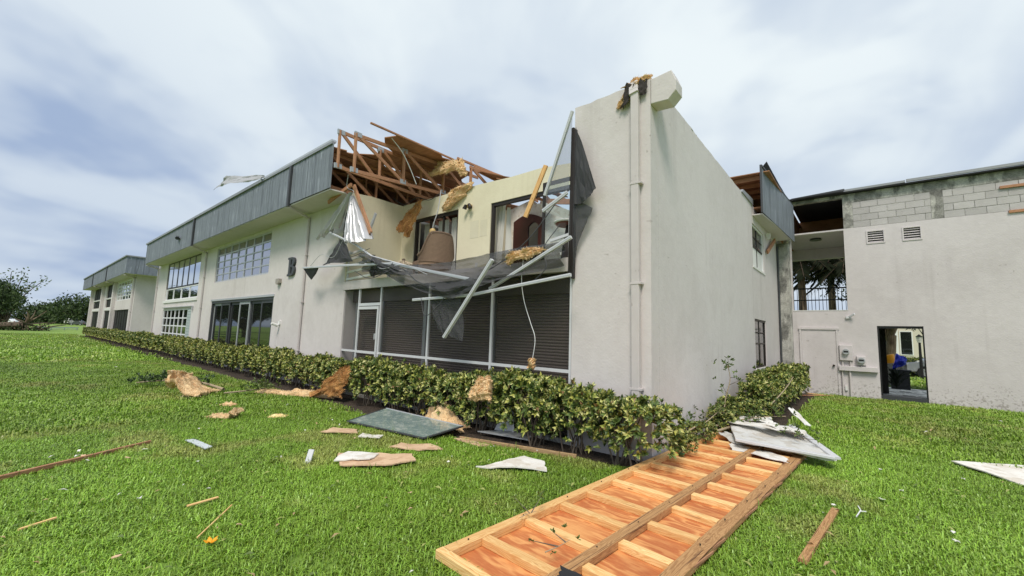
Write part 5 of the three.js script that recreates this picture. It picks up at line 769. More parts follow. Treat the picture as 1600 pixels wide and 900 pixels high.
{ const r = rng(88); // small scraps strewn about
  const kinds = [['white paper scrap strewn on the lawn', 'paper scrap', MAT.gypsum], ['tan fibre scrap strewn on the lawn', 'board scrap', MAT.tanBoard]];
  for (let k = 0; k < 30; k++) { const far = k % 3 === 0; const x = far ? -6 - r() * 34 : -5.5 + r() * 4.6, z = far ? 1.5 + r() * 6 : 1.5 + r() * 3.6, s = (far ? 0.07 : 0.024) * (0.6 + r() * 0.8), q = kinds[k % 5 < 3 ? 0 : 1], a = r() * 6; const P = (d, l) => [x + Math.cos(a + d) * s * l, 0.055 + r() * 0.03, z + Math.sin(a + d) * s * l];
    tag(settle(obj('small_scrap', sheet(P(0, 1), P(1.5, 0.7), P(3.1, 1.1), P(4.6, 0.6), { th: 0.005, n: 4, m: 4, amp: 0.01, rag: 0.3, seed: k + 200 }), q[2])), q[0], 'scrap', q[0] + 's'); }
  for (let k = 0; k < 9; k++) { const x = 1.2 + r() * 2.6, z = 0.6 - r() * 3.5, s = 0.03, a = r() * 6, P = (d, l) => [x + Math.cos(a + d) * s * l, 0.06, z + Math.sin(a + d) * s * l]; tag(settle(obj('small_scrap', sheet(P(0, 1), P(1.5, 0.7), P(3.1, 1.1), P(4.6, 0.6), { th: 0.005, n: 4, m: 4, amp: 0.01, seed: k + 300 }), MAT.gypsum)), kinds[0][0], 'scrap', kinds[0][0] + 's'); }
}
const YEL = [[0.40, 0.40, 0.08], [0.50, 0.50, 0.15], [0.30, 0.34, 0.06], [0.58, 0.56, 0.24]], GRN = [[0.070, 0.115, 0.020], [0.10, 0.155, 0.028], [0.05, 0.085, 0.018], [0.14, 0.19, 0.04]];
function shrubGeo(seed, w, h, d, nr, leafL, yel, low = 0.16) {       // a clipped shrub, one metre of hedge; rosettes of leaves at the twig tips
  const r = rng(seed), L = new Leaves(), bump = (a, b) => 1 + 0.42 * (fbm(a * 4 + seed, b * 4, seed, 3) - 0.5);
  for (let k = 0; k < nr; k++) {
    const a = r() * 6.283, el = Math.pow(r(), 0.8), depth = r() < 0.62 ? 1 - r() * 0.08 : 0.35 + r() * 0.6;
    // superellipse body
    let x = Math.cos(a), z = Math.sin(a); const e = 2.6, q = Math.pow(Math.pow(Math.abs(x), e) + Math.pow(Math.abs(z), e), -1 / e); x *= q; z *= q;
    let y, n; if (r() < 0.55) { y = low + Math.pow(r(), 0.62) * (h - low); const shr = (y > h * 0.85 ? 0.93 : 1) * (y < h * 0.35 ? 0.72 + 0.8 * y / h : 1); x *= shr; z *= shr; n = V(x, 0.25 + (r() - 0.4) * 0.6, z * 1.2); } else { const s = Math.sqrt(r()); x *= s; z *= s; y = h * (0.92 + 0.20 * (fbm(x * 3 + seed, z * 3 + 5, seed + 2, 3) - 0.5) * 2); n = V(x * 0.4, 1, z * 0.4); }
    const b = bump(x, y + z); const c = V(x * w / 2 * depth * b, y * (0.86 + 0.14 * depth) * (r() < 0.03 ? 1.08 : 1), z * d / 2 * depth * b);
    n.add(sph(r).multiplyScalar(0.55)).normalize();
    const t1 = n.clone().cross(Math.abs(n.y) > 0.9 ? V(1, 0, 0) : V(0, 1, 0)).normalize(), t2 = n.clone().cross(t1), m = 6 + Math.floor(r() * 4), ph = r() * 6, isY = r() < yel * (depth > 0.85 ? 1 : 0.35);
    for (let i = 0; i < m; i++) { const an = ph + i / m * 6.283 + r() * 0.4, op = 0.35 + r() * 0.75, dir = n.clone().multiplyScalar(Math.cos(op)).addScaledVector(t1, Math.cos(an) * Math.sin(op)).addScaledVector(t2, Math.sin(an) * Math.sin(op)).normalize();
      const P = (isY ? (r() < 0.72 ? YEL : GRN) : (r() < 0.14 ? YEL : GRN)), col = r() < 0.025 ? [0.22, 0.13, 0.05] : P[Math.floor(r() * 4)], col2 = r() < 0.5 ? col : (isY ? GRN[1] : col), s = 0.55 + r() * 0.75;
      L.leaf(c, dir, n, leafL * s, leafL * 0.42 * s, col, col2); }
  }
  return L.geo();
}
function stemGeo(seed, h, w, n = 9) { const r = rng(seed), gs = []; for (let k = 0; k < n; k++) { const a = r() * 6.283, x0 = (r() - 0.5) * w * 0.45, z0 = (r() - 0.5) * w * 0.3, x1 = x0 + Math.cos(a) * w * 0.3, z1 = z0 + Math.sin(a) * w * 0.22; gs.push(taper([[x0, -0.02, z0], [lerp(x0, x1, 0.4) + (r() - 0.5) * 0.05, h * 0.35, lerp(z0, z1, 0.4)], [x1, h * 0.8, z1]], 0.011 + r() * 0.008, 0.004, 5, 6)); } return gs; }
const barkTwig = M({ color: lin(0.13, 0.105, 0.08), roughness: 0.9 });
{
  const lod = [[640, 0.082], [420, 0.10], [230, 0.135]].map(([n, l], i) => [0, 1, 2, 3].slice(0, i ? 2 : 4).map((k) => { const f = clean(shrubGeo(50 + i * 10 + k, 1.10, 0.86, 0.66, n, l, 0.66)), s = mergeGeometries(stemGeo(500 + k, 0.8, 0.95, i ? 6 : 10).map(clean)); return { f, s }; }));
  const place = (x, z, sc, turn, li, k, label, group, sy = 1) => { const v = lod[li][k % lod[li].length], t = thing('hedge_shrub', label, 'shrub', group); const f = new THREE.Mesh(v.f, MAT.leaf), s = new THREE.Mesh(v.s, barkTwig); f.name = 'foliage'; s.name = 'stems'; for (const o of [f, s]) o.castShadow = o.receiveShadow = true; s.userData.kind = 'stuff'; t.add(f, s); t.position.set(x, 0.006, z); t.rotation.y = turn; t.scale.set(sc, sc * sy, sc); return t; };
  const r = rng(606); let k = 0;
  for (let x = -0.12; x > -61; x -= x > -12 ? 0.86 : 0.95) {
    if (x < -6.65 && x > -7.5) continue;                             // the gap where insulation lies
    const near = x > -9, li = x > -9 ? 0 : x > -24 ? 1 : 2, z = x > -1 ? 0.30 : x > -30 ? 0.36 : 0.42;
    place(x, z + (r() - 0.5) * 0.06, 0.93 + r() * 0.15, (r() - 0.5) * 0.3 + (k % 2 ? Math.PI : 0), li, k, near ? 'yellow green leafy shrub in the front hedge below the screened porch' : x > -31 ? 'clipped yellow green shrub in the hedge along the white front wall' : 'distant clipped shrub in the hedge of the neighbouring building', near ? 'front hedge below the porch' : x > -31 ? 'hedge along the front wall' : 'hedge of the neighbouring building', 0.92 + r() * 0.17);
    k++;
  }
  for (const [x, z, sc, sy] of [[0.50, -5.2, 0.95, 1.0], [0.50, -6.05, 1.0, 1.02], [0.52, -6.9, 1.0, 1.0], [0.50, -7.8, 1.0, 1.05], [0.50, -8.7, 1.0, 1.0], [0.5, -9.6, 1.0, 1.02], [0.5, -10.4, 1.0, 1.0], [0.48, -4.4, 0.9, 0.95]]) place(x, z, sc, Math.PI / 2 + (r() - 0.5) * 0.3, 0, k++, 'green leafy shrub in the side hedge under the side windows', 'side hedge', sy * 1.08);
  for (const [x, z, sc, sy, label] of [[0.14, -0.7, 0.46, 0.8, 'flattened low shrub right at the house corner'], [0.16, -1.5, 0.5, 0.8, 'flattened low shrub behind the house corner'], [0.26, -2.6, 0.66, 0.8, 'battered low shrub between the two hedges'], [0.42, -3.3, 0.85, 0.75, 'broken shrub beside the white door leaf']]) place(x, z, sc, r() * 3, 0, k++, label, undefined, sy);
}
// fallen branches
function branch(label, pts, r0, seed, nl, leafL = 0.07, tint = GRN) {
  const t = thing('fallen_branch', label, 'branch'), r = rng(seed), c = new THREE.CatmullRomCurve3(pts.map(A3)); obj('limb', taper(pts, r0, r0 * 0.35, 6, 16), M({ color: lin(0.36, 0.29, 0.19), roughness: 0.9 }), t);
  const L = new Leaves(), tw = []; for (let k = 0; k < nl; k++) { const u = 0.25 + r() * 0.75, p = c.getPoint(u), d = sph(r); d.y = Math.abs(d.y) * 0.7; const q = p.clone().addScaledVector(d, 0.1 + r() * 0.22); q.y = Math.max(q.y, 0.05); if (k % 3 === 0) tw.push(taper([p, p.clone().lerp(q, 0.6), q], 0.006, 0.002, 4, 4)); for (let i = 0; i < 6; i++) L.leaf(q, sph(r).add(V(0, 0.5, 0)).normalize(), sph(r), leafL * (0.7 + r() * 0.5), leafL * 0.42, tint[Math.floor(r() * 4)]); }
  obj('twigs', tw, barkTwig, t); obj('leaves', L.geo(), MAT.leaf, t); return settle(t);
}
branch('bare bent limb arching over the side hedge to the roof panel', [[0.3, 0.18, -2.0], [0.55, 0.26, -2.7], [0.75, 0.42, -3.7], [0.95, 0.75, -4.8], [1.0, 0.92, -5.4]], 0.022, 11, 30);
branch('leafy broken limb lying across the far end of the roof panel', [[0.15, 0.2, -2.0], [0.4, 0.27, -2.5], [0.7, 0.34, -2.9], [1.1, 0.37, -3.3]], 0.018, 12, 34);
branch('tangle of dark leafy stems at the house corner by the panel', [[0.08, 0.1, -0.5], [0.15, 0.3, -1.0], [0.22, 0.35, -1.6], [0.3, 0.5, -2.3]], 0.014, 19, 26);
branch('upright broken twig standing behind the house corner', [[0.25, 0.1, -2.6], [0.28, 0.6, -2.65], [0.36, 1.0, -2.7], [0.32, 1.22, -2.7]], 0.014, 13, 16);
branch('leafy twig lying on the white door leaf', [[1.15, 0.30, -2.5], [1.35, 0.30, -2.1], [1.5, 0.30, -1.75]], 0.008, 14, 12, 0.06);
branch('small leafy sprig at the near end of the panel middle rail', [[0.44, 0.14, 3.05], [0.50, 0.17, 2.95], [0.54, 0.2, 2.88]], 0.005, 15, 5, 0.035);
branch('small leafy sprig on the left rail of the panel', [[-0.05, 0.13, 2.72], [-0.02, 0.15, 2.66], [0.03, 0.17, 2.6]], 0.004, 16, 5, 0.035);
branch('fallen green branch on the lawn behind the insulation heap', [[-9.6, 0.12, 2.2], [-10.4, 0.22, 2.5], [-11.4, 0.2, 3.0], [-12.2, 0.1, 3.4]], 0.035, 17, 90, 0.10, [[0.03, 0.06, 0.012], [0.045, 0.08, 0.018], [0.06, 0.10, 0.02], [0.035, 0.07, 0.02]]);
branch('thin leafy branch lying toward the hedge from the insulation heap', [[-9.2, 0.08, 2.3], [-9.0, 0.14, 1.6], [-9.6, 0.10, 1.2]], 0.02, 18, 40, 0.09);

// ---------------------------------------------------------------- trees
function tree(name, label, x, z, H, R, o = {}) {
  const { trunkH = H * 0.35, nl = 5200, leaf = 0.34, cols = [[0.030, 0.055, 0.014], [0.045, 0.078, 0.018], [0.022, 0.042, 0.012], [0.06, 0.095, 0.024]], seed = 1, blobs = 16, flatK = 0.7, tr = R * 0.07, group, bark = MAT.bark } = o, r = rng(seed);
  const t = thing(name, label, 'tree', group), cl = []; const limbs = [taper([[0, -0.1, 0], [0.1 * R * (r() - 0.5), trunkH * 0.5, 0], [0.15 * R * (r() - 0.5), trunkH, 0.1 * R * (r() - 0.5)]], tr, tr * 0.7, 9, 8)];
  for (let k = 0; k < blobs; k++) { const a = k * 2.4 + r(), rr = Math.sqrt((k + 0.5) / blobs) * R * 0.78, hy = trunkH + (H - trunkH) * (0.30 + 0.52 * (1 - (rr / R) ** 2) * (0.5 + 0.6 * r())), c = V(Math.cos(a) * rr, hy, Math.sin(a) * rr); cl.push([c, R * (0.26 + r() * 0.20)]); limbs.push(taper([[0, trunkH * 0.85, 0], [c.x * 0.45, lerp(trunkH, c.y, 0.45) + 0.2, c.z * 0.45], [c.x, c.y, c.z]], tr * 0.42, tr * 0.08, 6, 8)); }
  obj('trunk', limbs, bark, t);
  const L = new Leaves(); for (let k = 0; k < nl; k++) { const [c, cr] = cl[Math.floor(r() * cl.length)], d = sph(r); const rad = cr * (0.55 + 0.5 * Math.pow(r(), 0.6)) * (0.8 + 0.5 * fbm(d.x * 2 + c.x, d.y * 2 + d.z * 2, seed, 3)); const p = c.clone().add(V(d.x * rad, d.y * rad * flatK, d.z * rad)); L.leaf(p, sph(r).add(V(0, -0.25, 0)).normalize(), sph(r), leaf * (0.6 + r() * 0.8), leaf * (0.35 + r() * 0.3), cols[Math.floor(r() * cols.length)]); }
  obj('crown', L.geo(), MAT.leafMatte, t); t.position.set(x, 0, z); return t;
}
tree('spreading_tree', 'broad dark spreading tree at the far left of the lawn', -92, 12, 7.6, 7.5, { seed: 3, nl: 20000, leaf: 0.42, trunkH: 1.1, blobs: 26, flatK: 0.62 });
tree('spreading_tree', 'tall dark tree behind the fallen trunks at the lawn end', -116, 36, 9, 8.0, { seed: 4, nl: 8000, leaf: 0.5, trunkH: 2.4, blobs: 20 });
for (const [x, z, H, R, s, label] of [[-205, -13, 9.4, 12, 5, 'rounded dark tree mass beyond the parked vehicles'], [-222, -33, 11, 13, 6, 'tall rounded tree rising behind the neighbouring building'], [-240, -4, 6.5, 11, 7, 'low distant tree beyond the end of the lawn'], [-238, 16, 7, 12, 8, 'distant tree behind the broad spreading tree'], [-215, 40, 11, 13, 9, 'distant tree in the row far across the lawn'], [-230, -58, 12, 13, 10, 'distant tree hidden mostly by the neighbouring building']]) tree('distant_tree', label, x, z, H, R, { seed: s, nl: 5200, leaf: 0.95, trunkH: H * 0.02, blobs: 30, flatK: 0.9 });
// trees on the lawn side, mirrored in the dark sliding doors and the tall window
for (const [x, z, H, R, s] of [[-62, 14.5, 7.6, 5, 21], [-82, 19.5, 8.6, 6.5, 22], [-106, 27, 9.5, 7.5, 23]]) tree('lawn_tree', 'tree on the open lawn mirrored in the sliding glass doors', x, z, H, R, { seed: s, nl: 5500, leaf: 0.5, trunkH: 1.0, group: 'trees mirrored in the glass' });
{ // wispy broken branches above the broad tree
  const t = thing('stripped_tree', 'wispy storm stripped tree standing beside the broad spreading tree', 'tree'), r = rng(31), gs = [], L = new Leaves();
  for (let k = 0; k < 9; k++) { const a = k * 0.7, e = V(Math.cos(a) * (1.5 + r() * 3), 6.0 + r() * 3.0, Math.sin(a) * (1.5 + r() * 3)), m = V(e.x * 0.35, 4 + r(), e.z * 0.35); gs.push(taper([[0, 0, 0], m, e], 0.16, 0.03, 5, 8)); for (let i = 0; i < 46; i++) { const p = m.clone().lerp(e, 0.5 + r() * 0.55).add(sph(r).multiplyScalar(0.55)); L.leaf(p, sph(r), sph(r), 0.42, 0.2, GRN[Math.floor(r() * 4)]); } }
  obj('trunk', gs, MAT.bark, t); obj('crown', L.geo(), MAT.leafMatte, t); t.position.set(-98, 0, 6.5);
}
{ // uprooted trunks with the root plate
  const t = thing('uprooted_tree', 'uprooted tree trunk with tangled roots lying under the broad tree', 'fallen tree'), r = rng(41), gs = [], rt = [];
  gs.push(taper([[-85, 0.7, 4.6], [-85.5, 0.6, 7.5], [-86, 0.8, 11]], 0.5, 0.36, 10, 10), taper([[-84.6, 0.7, 5.0], [-84.6, 0.5, 8], [-84, 0.45, 12]], 0.4, 0.3, 8, 8));
  for (let k = 0; k < 16; k++) { const a = r() * 6.283, l = 0.8 + r() * 1.4; rt.push(taper([[-85, 0.9, 4.5], [-84.8 + (r() - 0.5), 0.9 + Math.sin(a) * l * 0.6, 4.0 + Math.cos(a) * l * 0.5], [-84.4 + (r() - 0.5) * 1.5, Math.max(0.06, 1.0 + Math.sin(a) * l), 3.9 + Math.cos(a) * l]], 0.14, 0.03, 5, 6)); }
  const mess = new Leaves(); for (let k = 0; k < 900; k++) { const u = r(), p = V(-85 + (r() - 0.5) * 2.5, 0.1 + r() * 1.5 * r(), 2.2 + u * 10); mess.leaf(p, sph(r), sph(r), 0.35, 0.16, [[0.03, 0.055, 0.014], [0.09, 0.07, 0.035], [0.05, 0.08, 0.02]][k % 3]); } obj('trunk', gs, MAT.bark, t); obj('roots', rt, MAT.barkPale, t); obj('leaf_litter', mess.geo(), MAT.leafMatte, t); settle(t);
  const br = [[[-86, 0.1, 3.6], [-86.5, 0.8, 2.6], [-87, 1.3, 1.6], 'bare pale limb jutting from the uprooted tree'], [[-85.6, 0.1, 3.2], [-86, 0.55, 2.2], [-87.5, 0.9, 0.6], 'dark bare limb pointing to the lawn rail']]; for (const [a, b, c, label] of br) { const q = thing('broken_limb', label, 'branch'); obj('limb', taper([a, b, c], 0.14, 0.06, 6, 8), MAT.bark, q); settle(q); }
  const w = thing('work_machine', 'small orange work machine beside the uprooted roots', 'machine'); obj('body', [box(-101, -98.6, 0.7, 1.7, 6.2, 7.6)], M({ color: lin(0.62, 0.26, 0.03), roughness: 0.5 }), w); obj('cab', [box(-100.6, -99.4, 1.7, 2.6, 6.3, 7.4)], MAT.darkMetal, w); for (const x of [-100.6, -99.0]) { const c = new THREE.CylinderGeometry(0.45, 0.45, 1.7, 14); c.rotateX(Math.PI / 2); c.translate(x, 0.45, 6.9); obj('wheel', boxUV(c), MAT.black, w); } settle(w);
}
{ // low rail across the lawn
  const t = thing('lawn_rail', 'low grey metal rail crossing the far lawn', 'rail'); obj('rail', [beam([-97.5, 0.42, -1.5], [-91.5, 0.42, 3.4], 0.06, 0.14), beam([-97.5, 0.18, -1.5], [-91.5, 0.18, 3.4], 0.06, 0.08)], MAT.alu, t); for (let k = 0; k < 4; k++) { const u = k / 3; obj('post', box(lerp(-97.3, -91.7, u) - 0.05, lerp(-97.3, -91.7, u) + 0.05, 0, 0.5, lerp(-1.34, 3.24, u) - 0.05, lerp(-1.34, 3.24, u) + 0.05), MAT.alu, t); } settle(t);
}
// parked vehicles
function car(label, x, z, turn, col, o = {}) {
  const t = thing('parked_car', label, 'car', o.group), paint = M({ color: lin(...col), roughness: 0.3, clearcoat: 1, clearcoatRoughness: 0.1 }, true);
  const side = [[-2.2, 0.35], [-2.25, 0.62], [-2.05, 0.82], [-1.2, 0.92], [-0.55, 1.36], [0.75, 1.42], [1.55, 0.98], [2.15, 0.90], [2.25, 0.6], [2.2, 0.32]];
  obj('body', plateXY(side, [], -0.86, 0.86, 0.05), paint, t);
  obj('window', [plateXY([[-1.0, 0.96], [-0.48, 1.29], [0.08, 1.33], [0.08, 0.96]], [], 0.861, 0.868), plateXY([[0.16, 0.96], [0.16, 1.33], [0.7, 1.34], [1.3, 0.98]], [], 0.861, 0.868), plateXY([[-1.0, 0.96], [-0.48, 1.29], [0.08, 1.33], [0.08, 0.96]], [], -0.868, -0.861), plateXY([[0.16, 0.96], [0.16, 1.33], [0.7, 1.34], [1.3, 0.98]], [], -0.868, -0.861)], MAT.paneDark, t);
  { const g = box(-0.4, 0.4, -0.005, 0.005, -0.7, 0.7); g.rotateZ(0.59); g.translate(-0.90, 1.16, 0); obj('windscreen', boxUV(g), MAT.paneDark, t); }
  for (const wx of [-1.4, 1.4]) for (const s of [-1, 1]) { const c = new THREE.CylinderGeometry(0.33, 0.33, 0.22, 20); c.rotateX(Math.PI / 2); c.translate(wx, 0.33, s * 0.80); const w = obj('wheel', boxUV(c), MAT.black, t); const h = new THREE.CylinderGeometry(0.2, 0.2, 0.23, 14); h.rotateX(Math.PI / 2); h.translate(wx, 0.33, s * 0.801); obj('rim', boxUV(h), MAT.alu, w); }
  for (const s of [-1, 1]) { obj('headlight', box(-2.27, -2.12, 0.62, 0.76, s * 0.55 - 0.15, s * 0.55 + 0.15), MAT.whitePaint, t); obj('tail_light', box(2.14, 2.27, 0.68, 0.84, s * 0.6 - 0.12, s * 0.6 + 0.12), M({ color: lin(0.4, 0.02, 0.02), roughness: 0.3 }), t); }
  t.position.set(x, 0, z); t.rotation.y = turn; return t;
}
car('white parked car under the distant rounded tree', -178, -11.6, 0.9, [0.75, 0.75, 0.75]);
car('dark parked car beside the white truck across the lawn', -190, -8.0, 0.7, [0.05, 0.055, 0.06]);
car('white parked car far beyond the broad tree', -172, 6.5, 0.8, [0.72, 0.72, 0.72]);
car('white parked car close to the neighbouring building', -176, -16.5, 0.9, [0.72, 0.72, 0.74]);
car('silver parked car seen through the dark doorway', 5.9, -27.0, 0.15, [0.45, 0.47, 0.5]);
{ const t = thing('box_truck', 'white flatbed truck with a mast beside the distant trees', 'truck'); obj('cab', plateXY([[-3, 0.5], [-3.1, 1.3], [-2.6, 2.3], [-1.4, 2.35], [-1.4, 0.5]], [], -1, 1, 0.05), MAT.whitePaint, t); obj('bed', [box(-1.35, 3, 0.7, 1.3, -1, 1)], MAT.paleMetal, t); obj('mast', box(-1.1, -0.8, 1.31, 2.9, -0.15, 0.15), MAT.whitePaint, t); obj('window', box(-3.02, -1.7, 1.5, 2.1, -1.008, 1.008), MAT.paneDark, t); for (const x of [-2.3, 1.8]) for (const s of [-1, 1]) { const c = new THREE.CylinderGeometry(0.45, 0.45, 0.3, 16); c.rotateX(Math.PI / 2); c.translate(x, 0.45, s * 0.86); obj('wheel', boxUV(c), MAT.black, t); } t.position.set(-225, 0, -9.5); t.rotation.y = 0.8; }
{ const t = thing('boundary_fence', 'long low dark fence below the distant trees', 'fence'); obj('panel', [beam([-262, 0.7, 30], [-236, 0.7, -40], 0.1, 1.3)], M({ color: lin(0.06, 0.08, 0.085), roughness: 0.9 }), t); for (let k = 0; k <= 20; k++) obj('post', box(lerp(-262, -236, k / 20) - 0.1, lerp(-262, -236, k / 20) + 0.1, 0, 1.5, lerp(30, -40, k / 20) - 0.1, lerp(30, -40, k / 20) + 0.1), MAT.darkMetal, t); settle(t); }

// ---------------------------------------------------------------- behind the wing
function palm(label, x, z, H, seed, n = 34, fl = 2.3) {
  const t = thing('palm_tree', label, 'tree', 'palms behind the wing'), r = rng(seed); obj('trunk', taper([[0, -0.1, 0], [0.1, H * 0.5, 0.05], [0.05, H, 0]], 0.20, 0.14, 9, 10), MAT.barkPale, t);
  const L = new Leaves(), ribs = []; for (let k = 0; k < n; k++) { const a = k * 2.4, up = lerp(1.1, -0.7, k / n) + r() * 0.2, o = V(Math.cos(a), 0, Math.sin(a)), c = new THREE.QuadraticBezierCurve3(V(0, H, 0), V(o.x * fl * 0.5, H + up * fl * 0.6, o.z * fl * 0.5), V(o.x * fl, H + up * fl * 0.35 - fl * 0.45, o.z * fl)); ribs.push(taper([c.getPoint(0), c.getPoint(0.5), c.getPoint(1)], 0.03, 0.008, 4, 6));
    for (let i = 3; i < 34; i++) { const u = i / 34, p = c.getPoint(u), tg = c.getTangent(u), sd = tg.clone().cross(V(0, 1, 0)).normalize(); for (const s of [-1, 1]) L.card(p, sd.clone().multiplyScalar(s).addScaledVector(tg, 0.7).add(V(0, -0.5 - r() * 0.4, 0)).normalize(), tg, fl * 0.30 * (1 - u * 0.45), 0.075, [[0.014, 0.022, 0.008], [0.02, 0.032, 0.011], [0.05, 0.042, 0.018]][Math.floor(r() * 2.3)]); } }
  obj('crown', [L.geo()], MAT.leafMatte, t); obj('rib', ribs, MAT.bark, t); t.position.set(x, 0, z); return t;
}
palm('palm with a pale trunk at the left of the tall wing opening', -0.05, -18.6, 6.0, 51); palm('palm at the right behind the tall wing opening', 1.75, -19.4, 5.6, 52); palm('palm in the middle behind the tall wing opening', 0.9, -22.5, 6.6, 53, 22, 2.6);
tree('courtyard_tree', 'pale trunked branching tree seen through the doorway', 3.15, -22, 9, 3.6, { seed: 61, nl: 3600, leaf: 0.2, trunkH: 2.2, tr: 0.24, bark: MAT.barkPale, blobs: 9 });
{ const t = thing('courtyard_house', 'cream house with tall dark windows seen through the doorway', 'building'); obj('wall', [box(2.6, 16, 0, 4.6, -47.5, -47)], M({ color: lin(0.62, 0.57, 0.47), roughness: 0.9 }), t); obj('roof', box(2.3, 16.4, 4.6, 4.85, -48, -46.4), MAT.darkMetal, t); for (let k = 0; k < 7; k++) for (const y of [0.9]) { const x = 3.0 + k * 1.7, f = obj('window', box(x, x + 0.9, y, y + 2.2, -46.99, -46.94), MAT.whitePaint, t); obj('pane', box(x + 0.08, x + 0.82, y + 0.08, y + 2.12, -46.94, -46.93), MAT.paneDark, f); } for (const x of [4.35, 7.75, 11.2]) obj('pilaster', box(x - 0.25, x + 0.25, 0, 4.6, -47, -46.7), MAT.whitePaint, t); settle(t); }
{ const t = thing('street_lamp', 'dark lamp post with white lantern seen through the doorway', 'lamp'); const c = new THREE.CylinderGeometry(0.05, 0.08, 1.9, 10); c.translate(0, 0.95, 0); obj('post', boxUV(c), MAT.black, t); const l = new THREE.CylinderGeometry(0.14, 0.1, 0.3, 6); l.translate(0, 2.05, 0); obj('lantern', boxUV(l), MAT.whitePaint, t); const k = new THREE.ConeGeometry(0.17, 0.14, 6); k.translate(0, 2.27, 0); obj('cap', boxUV(k), MAT.black, t); t.position.set(4.43, 0, -25); }
tag(settle(obj('blue_tarp', sheet([3.02, 0.75, -16.9], [3.42, 0.95, -17], [3.46, 1.25, -17.1], [3.16, 1.36, -17.1], { th: 0.22, amp: 0.10, puff: 1, rag: 0.2, seed: 66, n: 18, m: 14 }), M({ color: lin(0.015, 0.04, 0.72), roughness: 0.4 }))), 'crumpled bright blue tarp seen through the doorway', 'tarp');
tag(settle(obj('yellow_barrel', (() => { const g = new THREE.CylinderGeometry(0.22, 0.2, 0.34, 20); g.rotateZ(0.3); g.translate(2.98, 1.12, -18.2); return boxUV(g); })(), M({ color: lin(0.70, 0.32, 0.01), roughness: 0.5 }))), 'yellow bucket beside the blue tarp', 'bucket');
tag(settle(obj('planter_wall', [box(2.6, 3.5, 0, 0.95, -18.5, -17.9)], MAT.concrete)), 'low dark planter wall under the blue tarp', 'wall');
tag(settle(obj('planter_stand', [box(2.95, 3.5, 0, 0.70, -17.15, -16.75), box(2.9, 3.55, 0.70, 0.76, -17.2, -16.7)], MAT.darkMetal)), 'dark stand carrying the blue tarp', 'stand');
{ const t = thing('agave_plant', 'dark spiky plant just beyond the doorway', 'plant'), L = new Leaves(), r = rng(71); for (let k = 0; k < 70; k++) { const a = r() * 6.283, e = 0.15 + r() * 1.2; L.leaf(V(0, 0.1 + r() * 0.2, 0), V(Math.cos(a) * Math.cos(e), Math.sin(e), Math.sin(a) * Math.cos(e)), V(0, 1, 0), 0.5 + r() * 0.35, 0.06, [[0.012, 0.02, 0.01], [0.02, 0.03, 0.013]][k % 2]); } obj('leaves', L.geo(), MAT.leafMatte, t); t.position.set(3.05, 0, -15.6); }
for (const [x, z, s, l] of [[5.2, -24, 75, 'round bush beside the lamp post'], [3.7, -26.5, 79, 'bush behind the blue tarp'], [4.7, -32, 80, 'bush under the windows of the cream house'], [4.9, -20.4, 76, 'round bush at the right edge of the courtyard path'], [2.6, -33, 77, 'bush in front of the cream house']]) { const t = thing('garden_bush', l, 'shrub'); obj('foliage', shrubGeo(s, 1.2, 0.95, 1.1, 260, 0.10, 0.1, 0.02), MAT.leafMatte, t); t.position.set(x, 0, z); }
tree('courtyard_tree', 'dark leafy tree beside the lamp post in the courtyard', 5.25, -26, 5, 1.5, { seed: 78, nl: 4200, leaf: 0.16, trunkH: 0.7, tr: 0.12, blobs: 12, flatK: 1 });

